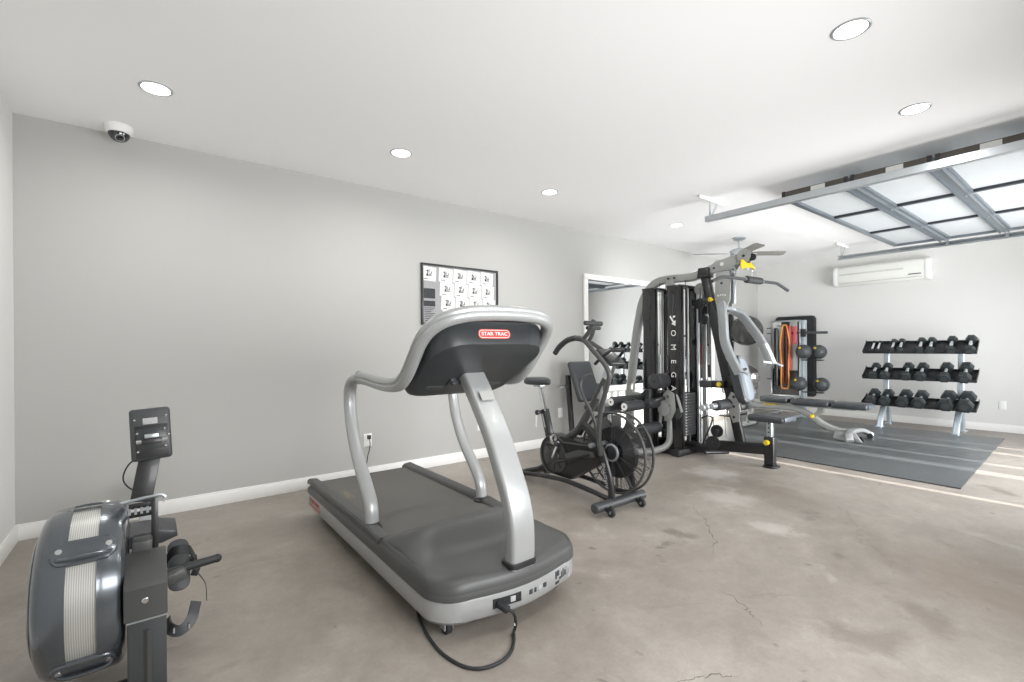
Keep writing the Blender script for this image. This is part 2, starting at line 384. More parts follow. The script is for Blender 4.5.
# ------------------------------------------------------------------ ceiling lights
def downlight(x, y, label, src=None):
    if src is None:
        t = thing('ceiling_light', label, 'ceiling light', (x, y, H), 'recessed ceiling downlights')
        obj('trim_ring', B().lathe((x, y, H + .002), (0, 0, -1), [(0, .068), (.0, .083), (.005, .082), (.008, .076), (.006, .068)], 40, loop=True), 'steel', t)
        obj('diffuser', B().lathe((x, y, H + .002), (0, 0, -1), [(0, .069), (.006, .069), (.007, .0)], 40), 'glow', t, label='glowing white diffuser')
    else:
        t = copy_tree(src, (x, y, H)); t['label'] = label
    l = bpy.data.lights.new('downlight_lamp', 'AREA'); l.shape = 'DISK'; l.size = .13; l.energy = LAMP; l.color = (1, .985, .96); l.spread = math.radians(165)
    lo = bpy.data.objects.new('downlight_lamp', l); COL.objects.link(lo); lo.location = (x, y, H - .012)
    return t
LAMP = 5.5
dl = downlight(.028, 3.39, 'round recessed ceiling light farthest left in the photo, nearest the dome camera')
for x, y, lb in [(1.535, 3.39, 'recessed ceiling light above and left of the framed exercise poster'),
                 (3.075, 3.39, 'recessed ceiling light between the poster and the mirror on the left wall'),
                 (5.19, 3.39, 'smallest recessed ceiling light, in front of the end of the garage door track'),
                 (2.655, .79, 'largest round recessed ceiling light, at the top right of the photo'),
                 (3.88, .81, 'recessed ceiling light just above the near corner of the open garage door'),
                 (.9, .79, 'unseen recessed ceiling light nearest the camera, added for fill'),  # extra fill light, out of view
                 ]:
    downlight(x, y, lb, dl)

# ------------------------------------------------------------------ dome camera
t = thing('security_camera', 'small white dome security camera on the ceiling by the left corner', 'security camera', (-.166, 4.11, H))
obj('housing', B().lathe((-.166, 4.11, H), (0, 0, -1), [(0, .078), (.02, .078), (.042, .072), (.052, .064), (.054, .05)], 36), 'white', t)
obj('lens_dome', B().lathe((-.166, 4.11, H - .050), (0, 0, -1), [(0, .060), (.02, .057), (.04, .044), (.052, .025), (.056, 0)], 32), 'lens', t, label='dark glossy dome')
obj('lens_ring', B().torus((-.160, 4.075, H - .088), (0.1, -.6, -.8), .024, .003, 24, 8), 'steel', t)

# ------------------------------------------------------------------ outlets
def outlet(x, y, z, wall, label):
    t = thing('wall_outlet', label, 'outlet', (x, y, z), 'electrical outlets')
    if wall == 'A':
        obj('cover_plate', B().bb((x - .038, y - .007, z - .06), (x + .038, y, z + .06), bev=.004), 'white', t)
        for dz in (-.028, .028): obj('socket', B().prism(rrect(.034, .03, .01), (x, y - .008, z + dz), (1, 0, 0), (0, 0, 1), .004), 'trim', t)
    else:
        obj('cover_plate', B().bb((x - .007, y - .038, z - .06), (x, y + .038, z + .06), bev=.004), 'white', t)
        for dz in (-.028, .028): obj('socket', B().prism(rrect(.034, .03, .01), (x - .008, y, z + dz), (0, 1, 0), (0, 0, 1), .004), 'trim', t)
    return t
outlet(1.583, YA, .352, 'A', 'white wall outlet with a black plug in it, behind the left treadmill upright')
outlet(2.828, YA, .36, 'A', 'white wall outlet glimpsed between the treadmill uprights')
outlet(4.02, YA, .385, 'A', 'white wall outlet just left of the mirror, behind the air bike')
outlet(XB, 1.02, .36, 'B', 'white wall outlet right of the dumbbell rack')
t = thing('power_cord', 'thin black cord plugged into the outlet and dropping behind the treadmill', 'cord', (1.583, 4.22, 0))
obj('plug', B().bb((1.572, 4.225, .365), (1.600, 4.259, .40), bev=.004), 'black', t)
obj('cable', B().tube(smooth([(1.586, 4.235, .365), (1.586, 4.22, .33), (1.582, 4.225, .27), (1.565, 4.22, .22), (1.55, 4.225, .12), (1.53, 4.2, .02), (1.5, 4.05, .008), (1.4, 3.8, .008)]), .0045, 8), 'black', t)

# ------------------------------------------------------------------ framed poster
px0, px1, pz0, pz1, py = 2.13, 3.07, 1.43, 2.052, YA
t = thing('framed_poster', 'black framed poster of exercise machine cards above the treadmill', 'poster', (2.6, YA, pz0))
b = B()
for a, c in (((px0, pz0), (px1, pz0 + .022)), ((px0, pz1 - .022), (px1, pz1)), ((px0, pz0 + .022), (px0 + .022, pz1 - .022)), ((px1 - .022, pz0 + .022), (px1, pz1 - .022))):
    b.bb((a[0], py - .025, a[1]), (c[0], py - .001, c[1]), bev=.003)
obj('frame', b, 'black', t)
obj('backing_sheet', B().bb((px0 + .02, py - .012, pz0 + .02), (px1 - .02, py - .004, pz1 - .02)), 'greyprint', t, label='grey printed backing')
cw = .172
for c in range(5):
    for r in range(4):
        if c == 0 and r > 0: continue
        cx = px0 + .075 + .035 * (r > 0) + c * .178 if c else px0 + .085
        cz = pz1 - .105 - r * .145
        if c: cx = px0 + .11 + c * .170 + r * .012
        s = obj('exercise_card', B().box((cx, py - .0145, cz), (.162, .002, .142), rot=(0, math.radians(3), 0)), 'paper', t)
        g = B(); rn = random.Random(c * 7 + r)
        # small line drawing of a machine: upright, seat, base and a weight stack
        for (dx, dz, w, h) in ((-.012, .0, .010, .062), (.006, -.026, .05, .007), (.012, -.012, .024, .009), (.028, .002, .007, .03), (-.02, .022, .018, .008), (-.022, -.02, .012, .022), (.003, .014 + rn.uniform(-.01, .01), .007, .026)):
            g.box((cx + dx, py - .0165, cz + dz + .008), (w, .001, h))
        obj('machine_drawing', g, 'ink', s)
        obj('caption', B().box((cx - .035, py - .0165, cz - .052), (.045, .001, .006)), 'ink', s)
obj('text_block', B().bb((px0 + .03, py - .016, 1.70), (px0 + .155, py - .012, 1.80)).bb((px0 + .03, py - .016, 1.62), (px0 + .155, py - .012, 1.675)), 'ink', t, label='dark grey photo patch')
for k in range(9):
    obj('text_line', B().bb((px0 + .035, py - .016, 1.60 - k * .018), (px0 + .15 - .02 * (k % 3), py - .0125, 1.606 - k * .018)), 'ink', t)
obj('glass_pane', B().bb((px0 + .021, py - .0215, pz0 + .021), (px1 - .021, py - .0195, pz1 - .021)), 'glass', t)

# ------------------------------------------------------------------ wall mirror
mx0, mx1, mz0, mz1 = 4.44, 7.60, .60, 2.15
t = thing('wall_mirror', 'wide white framed wall mirror on the left wall behind the weight machine', 'mirror', ((mx0 + mx1) / 2, YA, mz0))
b = B()
for a, c in (((mx0, mz0), (mx1, mz0 + .07)), ((mx0, mz1 - .07), (mx1, mz1)), ((mx0, mz0 + .07), (mx0 + .07, mz1 - .07)), ((mx1 - .07, mz0 + .07), (mx1, mz1 - .07))):
    b.bb((a[0], YA - .028, a[1]), (c[0], YA - .001, c[1]), bev=.004)
obj('mirror_frame', b, 'trim', t)
obj('mirror_glass', B().bb((mx0 + .06, YA - .012, mz0 + .06), (mx1 - .06, YA - .004, mz1 - .06)), 'mirror', t)

# ------------------------------------------------------------------ air conditioner
ax, ay0, ay1, az0, az1 = XB, 1.73, 2.95, 2.17, 2.475
t = thing('air_conditioner', 'white split air conditioner high on the far wall', 'air conditioner', (ax, (ay0 + ay1) / 2, az0))
prof = [(0, az1), (-.15, az1), (-.19, az1 - .03), (-.205, az1 - .10), (-.205, az0 + .06), (-.17, az0 + .012), (-.12, az0), (0, az0)]
b = B(); b.prism([(x, z) for x, z in prof], (ax, (ay0 + ay1) / 2, 0), (1, 0, 0), (0, 0, 1), ay1 - ay0 - .08, bev=.006)
obj('body', b, 'acwhite', t)
for yy in (ay0 + .03, ay1 - .03):
    obj('end_cap', B().prism([(x * 1.03, (z - (az0 + az1) / 2) * 1.04 + (az0 + az1) / 2) for x, z in prof], (ax, yy, 0), (1, 0, 0), (0, 0, 1), .06, bev=.01), 'white', t)
M['mist'] = mat('grille_grey', rgb(205, 207, 198), .5)
obj('intake_grille', B().bb((ax - .211, ay0 + .3, az0 + .165), (ax - .203, ay1 - .09, az0 + .19), bev=.003), 'mist', t, label='pale grey strip')
obj('louvre', B().bb((ax - .208, ay0 + .08, az0 + .032), (ax - .18, ay1 - .09, az0 + .042), bev=.003), 'mist', t)
obj('display_strip', B().bb((ax - .211, ay0 + .09, az0 + .075), (ax - .203, ay0 + .24, az0 + .088), bev=.002), 'black', t, label='black display strip')

# ------------------------------------------------------------------ sectional garage door, open overhead
dx0, dx1, dy1, dz, dt = 4.64, 8.12, 1.93, 2.545, .055
sec = .535
t = thing('garage_door', 'open glass and metal sectional garage door hanging flat below the ceiling', 'garage door', ((dx0 + dx1) / 2, dy1, dz))
for k in range(4):
    ya = dy1 - sec * k; yb = ya - sec + .006
    fr = B()
    fr.bb((dx0, ya - .05, dz), (dx1, ya, dz + dt), bev=.004); fr.bb((dx0, yb, dz), (dx1, yb + .05, dz + dt), bev=.004)
    f = obj('door_section', fr, 'doorgrey', t)
    for xs in (dx0 + .0, dx1 - .06):
        obj('stile', B().bb((xs, yb + .05, dz + .001), (xs + .06, ya - .05, dz + dt)), 'doorgrey', f)
    obj('edge_trim', B().bb((dx0 - .006, yb + .004, dz - .004), (dx0 - .0005, ya - .004, dz + dt + .012)), 'brown', f, label='dark brown edge')
    obj('edge_sticker', B().bb((dx0 - .0075, (ya + yb) / 2 - .09, dz + .022), (dx0 - .006, (ya + yb) / 2 + .02, dz + dt + .006)), 'white', f, label='white label')
    for q in (1, 2):
        xc = dx0 + (dx1 - dx0) * q / 3
        obj('mullion', B().bb((xc - .028, yb + .05, dz + .004), (xc + .028, ya - .05, dz + dt - .004), bev=.003), 'doordark', f, label='dark bar between panes')
    obj('glazing', B().bb((dx0 + .055, yb + .045, dz + .026), (dx1 - .055, ya - .045, dz + .031)), 'lite', f, label='white translucent panes')
    # U-shaped stiffening strut along the section joint
    st = B(); yc = yb - .003
    st.bb((dx0 + .05, yc - .038, dz - .012), (dx1 - .05, yc + .038, dz - .002)); st.bb((dx0 + .05, yc - .038, dz - .04), (dx1 - .05, yc - .034, dz - .008)); st.bb((dx0 + .05, yc + .034, dz - .04), (dx1 - .05, yc + .038, dz - .008))
    if k < 3: obj('stiffener_strut', st, 'doorgrey', t)
    obj('end_bracket', B().bb((dx0 - .009, yb + .006, dz + .004), (dx0 - .006, yb + .035, dz + dt + .016)).bb((dx0 - .009, ya - .035, dz + .004), (dx0 - .006, ya - .006, dz + dt + .016)), 'black', f)
    for q in range(4):
        xc = dx0 + .04 + (dx1 - dx0 - .08) * q / 3
        if k < 3: obj('hinge', B().bb((xc - .03, yc - .07, dz - .006), (xc + .03, yc + .07, dz), bev=.002).cyl((xc - .03, yc, dz - .012), (xc + .03, yc, dz - .012), .008, 10), 'steel', t)
    for xs, sx in ((dx0, -1), (dx1, 1)):
        obj('roller', B().cyl((xs + sx * .0, ya - .03 if k == 0 else ya, dz - .045), (xs + sx * .05, ya - .03 if k == 0 else ya, dz - .045), .006, 8).cyl((xs + sx * .05, ya - .03 if k == 0 else ya, dz - .045), (xs + sx * .07, ya - .03 if k == 0 else ya, dz - .045), .022, 14), 'steel', t)
def track(x, side, label):
    t = thing('door_track', label, 'door track', (x, 2.62, 2.5), 'garage door tracks')
    z = 2.475
    b = B()
    # C-shaped rail running from the opening over the room
    y0, y1 = YR + .35, 2.62
    b.bb((x - .026, y0, z), (x + .026, y1, z + .004)); b.bb((x - .026, y0, z + .052), (x + .026, y1, z + .056))
    xo = x - side * .026; b.bb((min(xo, xo - side * .004), y0, z), (max(xo, xo - side * .004), y1, z + .056))
    b.bb((x + side * .022, y0, z), (x + side * .026, y1, z + .014)); b.bb((x + side * .022, y0, z + .042), (x + side * .026, y1, z + .056))
    obj('rail', b, 'steel', t)
    pts = [(x, y0, z + .028), (x, YR + .12, z - .02), (x, YR + .06, z - .15), (x, YR + .05, .1)]
    obj('curved_rail', B().sweep(fillet(pts, .2, 6), [(-.026, -.026), (.026, -.026), (.026, .026), (-.026, .026)], up=(1, 0, 0)), 'steel', t)
    hb = B(); ya = 2.58
    hb.bar((x, ya, z + .05), (x - .0, ya + .0, H - .03), .03, .003, 0, up=(0, 1, 0)); hb.bar((x, ya - .01, z + .03), (x + .12, ya - .01, H - .03), .028, .003, 0, up=(0, 1, 0))
    obj('hanger_strap', hb, 'steel', t)
    obj('ceiling_angle', B().bb((x - .22, ya - .018, H - .004), (x + .26, ya + .018, H)).bb((x - .22, ya - .018, H - .032), (x + .26, ya - .014, H)), 'trim', t)
track(4.545, 1, 'near galvanized garage door track hung below the ceiling')
track(8.20, -1, 'far galvanized garage door track running above the air conditioner')

# ------------------------------------------------------------------ ceiling fan
fx, fy = 6.50, 3.26
t = thing('ceiling_fan', 'ceiling fan with grey blades behind the top of the weight machine', 'ceiling fan', (fx, fy, H))
obj('canopy', B().lathe((fx, fy, H), (0, 0, -1), [(0, .075), (.02, .085), (.035, .07), (.05, .025)], 28), 'steel', t)
obj('downrod', B().cyl((fx, fy, H - .04), (fx, fy, H - .18), .012, 12), 'steel', t)
obj('motor_housing', B().lathe((fx, fy, H - .15), (0, 0, -1), [(0, .03), (.01, .08), (.03, .12), (.09, .125), (.115, .08), (.125, 0)], 32), 'steel', t)
for k in range(4):
    a = math.radians(50 + 90 * k); d = V((math.cos(a), math.sin(a), 0)); n = V((-d.y, d.x, 0))
    p = V((fx, fy, H - .225))
    bl = B(); out = [(.16, -.045), (.22, -.062), (.58, -.07), (.62, -.05), (.62, .05), (.58, .07), (.22, .062), (.16, .045)]
    tilt = math.radians(-14); nn = (n * math.cos(tilt) + V((0, 0, 1)) * math.sin(tilt)).normalized()
    bl.prism(out, p, d, nn, .006, bev=.002)
    q = obj('blade', bl, 'fan', t)
    obj('blade_bracket', B().bar(p + d * .1, p + d * .24, .03, .006, .002), 'steel', q)

# ------------------------------------------------------------------ rubber mat
t = obj('floor_mat', B().prism([(5.30, .83), (8.52, .93), (8.52, 3.93), (5.40, 3.93)], (0, 0, .0055), (1, 0, 0), (0, 1, 0), .011, bev=.003), 'mat', org=(6.95, 2.4, 0))
tag(t, 'large dark grey rubber mat under the bench and dumbbell rack', 'floor mat')

# ------------------------------------------------------------------ treadmill
TX = 1.278
t = thing('treadmill', 'large silver and dark grey treadmill with its cord at the front', 'treadmill', (TX, 2.5, 0))
def deck_outline(w0, w1, yf, yr, rf, bulge, rr=.03, n=8):
    out = []
    hw = w1
    out += [(-w0 + rr, yr), (w0 - rr, yr), (w0, yr - rr)]
    for i in range(n + 1):                      # front right corner
        a = i / n * PI / 2
        out.append((hw - rf + rf * math.cos(a), yf + rf - rf * math.sin(a)))
    for i in range(1, 8):
        u = i / 8; x = (hw - rf) * (1 - 2 * u); out.append((x, yf - bulge * math.sin(PI * u)))
    for i in range(n + 1):
        a = PI / 2 - i / n * PI / 2
        out.append((-hw + rf - rf * math.cos(a), yf + rf - rf * math.sin(a)))
    out.append((-w0, yr - rr))
    return out
def stack_rings(levels, cap=True):          # levels: (z, outline in world)
    b = B(); rings = [[b.bm.verts.new((TX + x, y, z)) for x, y in o] for z, o in levels]; n = len(rings[0])
    for a, c in zip(rings, rings[1:]):
        for i in range(n): b.bm.faces.new((a[i], a[(i + 1) % n], c[(i + 1) % n], c[i]))
    if cap: b.bm.faces.new(list(reversed(rings[0]))); b.bm.faces.new(rings[-1])
    return b
def DO(d, **k): return deck_outline(.402 - d, .402 - d, 1.615 + d, 3.56 - d, .15 - d * .5, .04, **k)
body = obj('side_skirt', stack_rings([(.075, DO(.03)), (.085, DO(.01)), (.10, DO(0)), (.168, DO(0)), (.178, DO(.004))]), 'silver', t, label='silver lower skirt')
obj('top_cover', stack_rings([(.176, DO(.004)), (.184, DO(-.005)), (.212, DO(-.003)), (.232, DO(.010)), (.243, DO(.026)), (.246, DO(.04))]), 'charcoal', t, label='dark grey top cover')
obj('chassis', stack_rings([(.035, DO(.10)), (.045, DO(.08)), (.08, DO(.06))]), 'black', t)
# running deck: rails raised either side of the belt
b = B()
b.bb((TX - .322, 2.12, .236), (TX + .322, 3.50, .2485)); obj('running_belt', b, 'belt', t, label='worn brown grey running belt')
for s in (-1, 1):
    r = B(); xs = TX + s * .362
    prof = [(-.038, -.006), (.043, -.045), (.0435, -.012), (.036, .008), (.022, .018), (-.026, .023), (-.036, .016)]
    if s < 0: prof = [(-x, z) for x, z in prof]
    r.sweep([(xs, 3.562, .240), (xs, 3.550, .250), (xs, 2.6, .252), (xs, 2.40, .252), (xs, 2.25, .240)], [(x, z) for x, z in prof], up=(0, 0, 1))
    obj('foot_rail', r, 'charcoal', t)
    obj('rail_gap', B().bb((TX + s * .3205, 2.2, .247), (TX + s * .3265, 3.49, .2505)), 'black', t)
M['emblem'] = mat('belt_print', rgb(126, 120, 104), .7)
obj('belt_emblem', B().bb((TX - .29, 3.00, .2484), (TX - .285, 3.2, .2492)).bb((TX - .255, 3.00, .2484), (TX - .25, 3.2, .2492)).bb((TX - .285, 3.00, .2484), (TX - .255, 3.005, .2492)).bb((TX - .285, 3.195, .2484), (TX - .255, 3.2, .2492)).bb((TX - .276, 3.03, .2484), (TX - .264, 3.17, .2490)), 'emblem', t)
obj('rear_roller', B().cyl((TX - .32, 3.515, .215), (TX + .32, 3.515, .215), .033, 16), 'black', t)
# moulded motor hood
def DF(d): return deck_outline(.402 - d, .402 - d, 1.615 + d, 2.268, .15 - d * .5, .04)
obj('front_cover', stack_rings([(.182, DF(-.0045)), (.214, DF(-.003)), (.236, DF(.004)), (.252, DF(.014)), (.260, DF(.028)), (.263, DF(.042))]), 'charcoal', t)
b = B(); NX, NY = 26, 26; g = []
for j in range(NY + 1):
    v = j / NY; y = 2.265 - v * .60; row = []
    for i in range(NX + 1):
        u = -1 + 2 * i / NX
        wid = .372 - .17 * max(0, v - .62) ** 1.2 * 2
        x = TX + u * wid
        def bump(c, w): return math.exp(-((v - c) / w) ** 2)
        side = max(0, 1 - abs(u) ** 6)
        ctr = max(0, 1 - abs(u) ** 2.2)
        z = .264 + side * (.058 * bump(.36, .24) + .012 * bump(.7, .2)) + .022 * ctr * bump(.34, .18)
        z -= .02 * ctr * bump(.66, .14)
        if v < .10: z = .250 + (z - .250) * (v / .10) ** .6
        if v > .9: z = .2622 + (z - .2622) * max(0, (1 - v) / .1)
        if abs(u) > .97: z = min(z, .263)
        row.append(b.bm.verts.new((x, y - .03 * (1 - abs(u) ** 2) * (1 - v), z)))
    g.append(row)
for j in range(NY):
    for i in range(NX): b.bm.faces.new((g[j][i], g[j][i + 1], g[j + 1][i + 1], g[j + 1][i]))
obj('motor_hood', b, 'charcoal', t, sharp=60)
# front post
pp = [(1.612, .25), (1.608, .34), (1.612, .43), (1.638, .53), (1.695, .645), (1.79, .81), (1.905, .96), (1.99, 1.06)]
pts = smooth([(TX - .008, y, z) for y, z in pp], 6)
obj('console_post', B().sweep(pts, rrect(.128, .066, .018, 4), up=(0, 1, 0)), 'silver', t)
obj('post_collar', B().prism(rrect(.15, .095, .03), (TX - .008, 1.617, .268), (1, 0, 0), (0, 1, 0), .024, bev=.004), 'black', t)
nrm = V((0, -.82, .57))
lb = obj('warning_label', B().box((TX - .008, 1.855, .972), (.075, .05, .0012), R=Matrix((V((1, 0, 0)), V((0, .57, .82)), V((0, -.82, .57)))).transposed()), 'sticker', t, label='pale sticker on the post')
# side uprights with the sweeping oval handrail
ov = [(.026 * math.cos(2 * PI * i / 16), .037 * math.sin(2 * PI * i / 16)) for i in range(16)]
for s in (-1, 1):
    x = TX + s * .35
    up = fillet([(x, 2.445, .25), (x, 2.45, .36), (x, 2.53, .45), (x, 2.665, .585), (x, 2.755, .75), (x, 2.79, .88), (x, 2.78, .985), (x, 2.70, 1.030), (x, 2.62, 1.036)], .12, 5)
    obj('upright', B().sweep(up, ov), 'silver', t)
    obj('foot_boot', B().lathe((x, 2.445, .245), (0, 0, 1), [(0, .052), (.012, .05), (.02, .04), (.03, .034)], 20), 'black', t)
    obj('joint_ring', B().sweep([(x, 2.632, 1.036), (x, 2.624, 1.036)], [(p * 1.03, q * 1.03) for p, q in ov]), 'ink', t)
L = [(-.35, 2.62, 1.036), (-.35, 2.50, 1.034), (-.35, 2.33, 1.022), (-.35, 2.20, 1.020), (-.35, 2.08, 1.035), (-.35, 2.0, 1.085), (-.35, 1.93, 1.158), (-.348, 1.87, 1.226), (-.33, 1.81, 1.282), (-.285, 1.755, 1.322), (-.20, 1.718, 1.345), (-.1, 1.706, 1.353), (0, 1.703, 1.355)]
path = smooth(L, 5); path = path + [V((-p.x, p.y, p.z)) for p in reversed(path[:-1])]
path = [V((TX + p.x, p.y, p.z)) for p in path]
oh = []
for i in range(24):
    a = 2 * PI * i / 24
    k = 1 - .26 * math.exp(-(math.sin(a) / .20) ** 2)          # shallow groove along both flanks
    oh.append((.030 * k * math.cos(a), .036 * math.sin(a)))
obj('handrail', B().sweep(path, oh, up=(0, .45, .9)), 'silver', t)
# console pod
def cring(b, T, Bt, wt, wb, r, n=5):
    T = V((0, T[0], T[1])); Bt = V((0, Bt[0], Bt[1])); h = (T - Bt).length; d = (T - Bt) / h
    out = []
    for (sx, top, a) in ((1, 1, 0), (-1, 1, PI / 2), (-1, 0, PI), (1, 0, 3 * PI / 2)):
        for i in range(n + 1):
            th = a + i * PI / 2 / n
            rr = r if top else r * .55
            yy = (h - rr if top else rr) + rr * math.sin(th)
            w = wt + (wb - wt) * (1 - yy / h)
            xx = sx * (w - rr) + rr * math.cos(th)
            p = Bt + d * yy; out.append(b.bm.verts.new((TX + xx, p.y, p.z)))
    return out
b = B()
R = [cring(b, (1.862, 1.338), (2.20, 1.035), .30, .27, .09), cring(b, (1.845, 1.345), (2.21, 1.02), .315, .285, .10), cring(b, (1.80, 1.335), (2.19, .975), .325, .295, .12),
     cring(b, (1.772, 1.308), (2.175, .962), .325, .295, .13), cring(b, (1.755, 1.215), (2.165, .958), .318, .285, .15), cring(b, (1.775, 1.192), (2.15, .958), .29, .26, .13)]
for a, c in zip(R, R[1:]):
    n = len(a)
    for i in range(n): b.bm.faces.new((a[i], a[(i + 1) % n], c[(i + 1) % n], c[i]))
b.bm.faces.new(R[0]); b.bm.faces.new(list(reversed(R[-1])))
con = obj('console', b, 'console', t, sharp=40)
obj('visor_lip', B().tube(smooth([(TX - .26, 1.822, 1.325), (TX - .19, 1.798, 1.338), (TX, 1.79, 1.342), (TX + .19, 1.798, 1.338), (TX + .26, 1.822, 1.325)]), .012, 10), 'black', con)
obj('screen', B().box((TX, 2.035, 1.208), (.42, .20, .004), rot=(math.radians(-43), 0, 0)), 'screen', con)
bd = V((0, -.99, .14)).normalized(); bu = V((0, .14, .99)).normalized()
bp = V((TX - .03, 1.7590, 1.262))
lg = obj('brand_badge', B().prism(rrect(.18, .044, .021, 8), bp, (1, 0, 0), bu, .003), 'logo_red', con, label='red rounded badge with white lettering')
bo = B()
rr_ = rrect(.168, .034, .0165, 8); bo.tube([bp + V((1, 0, 0)) * x + bu * y + bd * .0016 for x, y in rr_], .0013, 6, closed=True)
obj('badge_outline', bo, 'paper', con)
text('badge_lettering', 'STAR TRAC', .023, bp + bd * .0022, (1, 0, 0), bu, 'paper', con, sx=1.22)
# underside details
ud = V((0, 2.155 - 1.772, .958 - 1.192)).normalized(); un = V((0, ud.z, -ud.y))
if un.z > 0: un = -un
def under(x, k, w, h, d, m, name):
    p = V((TX + x, 1.775, 1.192)) + ud * k
    obj(name, B().box(p + un * d * .4, (w, h, d), R=Matrix((V((1, 0, 0)), ud, -un)).transposed(), bev=.003), m, con)
under(-.17, .36, .10, .045, .006, 'dark', 'service_cover'); under(.17, .36, .10, .045, .006, 'dark', 'service_cover')
under(-.02, .29, .18, .018, .03, 'dark', 'post_bracket'); under(-.105, .30, .03, .06, .014, 'dark', 'bracket_rib')
obj('side_socket', B().box((TX - .328, 1.955, 1.165), (.012, .016, .04), rot=(math.radians(45), 0, 0), bev=.003), 'steel', con)
# front skirt fittings
fy_ = 1.568
def skirt(x0, x1, z0, z1, m, name, dep=.006, label=None):
    def fyx(x): 
        u = (x - TX) / .252
        return 1.615 - .04 * math.cos(max(-1, min(1, u)) * PI / 2)
    b = B(); p = V((x0, fyx(x0), (z0 + z1) / 2)); q = V((x1, fyx(x1), (z0 + z1) / 2))
    b.bar(p, q, dep, z1 - z0, .002); return obj(name, b, m, t, label=label)
skirt(TX - .165, TX - .03, .118, .158, 'black', 'power_panel', label='black power inlet panel')
skirt(TX - .085, TX - .06, .128, .15, 'greyprint', 'rocker_switch', .01)
for x0, w in ((TX + .015, .018), (TX + .045, .012), (TX + .068, .022), (TX + .102, .02)):
    skirt(x0, x0 + w, .128, .148, 'ink' if w != .022 else 'greyprint', 'port')
for x0, w, z0, z1 in ((.19, .012, .13, .165), (.205, .016, .14, .165), (.19, .03, .105, .118), (.222, .014, .118, .130), (.238, .007, .12, .15), (.25, .007, .12, .158), (.262, .008, .125, .15)):
    skirt(TX + x0, TX + x0 + w, z0, z1, 'ink', 'printed_mark', .0045)
ra = []
for i in range(9):
    a = -.9 + 2.2 * i / 8; ra.append((TX + .262 + .022 * math.cos(a), 1.6015 + .006 * math.cos(a), .142 + .026 * math.sin(a)))
obj('printed_arc', B().tube(ra, .0025, 6), 'greyprint', t)
lt = text('side_lettering', 'STAR TRAC', .042, (TX - .4035, 3.36, .148), (0, -1, 0), (0, 0, 1), 'logo_red', t, sx=1.1)
obj('side_stripe', B().bb((TX - .4032, 3.24, .112), (TX - .4022, 3.48, .120)), 'logo_red', t)
for (x, y) in ((-.30, 1.74), (.30, 1.74)):
    w = obj('caster', B().cyl((TX + x - .014, y, .030), (TX + x + .014, y, .030), .030, 20, bev=.004), 'rubber', t)
    obj('caster_fork', B().bb((TX + x - .022, y - .02, .025), (TX + x - .016, y + .02, .07)).bb((TX + x + .016, y - .02, .025), (TX + x + .022, y + .02, .07)), 'steel', w)
for (x, y) in ((-.30, 3.42), (.30, 3.42)):
    obj('levelling_foot', B().cyl((TX + x, y, 0), (TX + x, y, .018), .026, 16).cyl((TX + x, y, .018), (TX + x, y, .06), .008, 8), 'rubber', t)
c = thing('treadmill_power_cord', 'thick black cord looping on the floor from the front of the treadmill', 'cord', (1.05, 1.5, 0))
obj('cable', B().tube(smooth([(1.145, 1.545, .130), (1.165, 1.525, .118), (1.185, 1.535, .08), (1.20, 1.555, .035), (1.195, 1.56, .009), (1.165, 1.52, .007), (1.11, 1.47, .007), (1.04, 1.447, .007), (.96, 1.465, .007), (.913, 1.53, .007), (.893, 1.65, .007), (.908, 1.80, .007), (.943, 1.94, .007), (1.0, 2.05, .007)]), .0065, 10), 'rubber', c)
obj('plug', B().bar((1.135, 1.590, .138), (1.15, 1.535, .126), .03, .024, .006), 'rubber', c)
obj('cord_tag', B().box((1.196, 1.548, .055), (.022, .003, .02), rot=(0, .3, .5)), 'white', c, label='small white tag')

# ------------------------------------------------------------------ rowing machine
RX = -.03
t = thing('rowing_machine', 'black rowing machine with silver wrapped flywheel, cut off at the bottom left', 'rowing machine', (RX, 2.6, 0))
FX, FY, FZ, FR = -.30, 2.30, .345, .285
fw = obj('flywheel_cover', B().lathe((FX - .012, FY, FZ), (1, 0, 0), [(0, 0), (0, .20), (.006, .235), (.018, .262), (.038, .278), (.07, FR), (.09, FR + .003)], 64), 'rowshell', t, label='black left shell of the flywheel')
obj('outer_rim', B().lathe((FX - .018, FY, FZ), (1, 0, 0), [(0, .0), (.0, .20), (.005, .212), (.012, .212), (.018, .20)], 64), 'rowshell', fw)
obj('perforated_wrap', B().lathe((FX + .076, FY, FZ), (1, 0, 0), [(0, FR - .006), (.092, FR - .006)], 72), 'perf', t, label='silver perforated metal band')
fr_ = obj('flywheel_cover', B().lathe((FX + .165, FY, FZ), (1, 0, 0), [(-.012, FR + .003), (0, FR + .001), (.034, FR - .001), (.048, FR - .010), (.056, FR - .03), (.06, .22), (.06, 0)], 64), 'rowshell', t, label='black right shell of the flywheel')
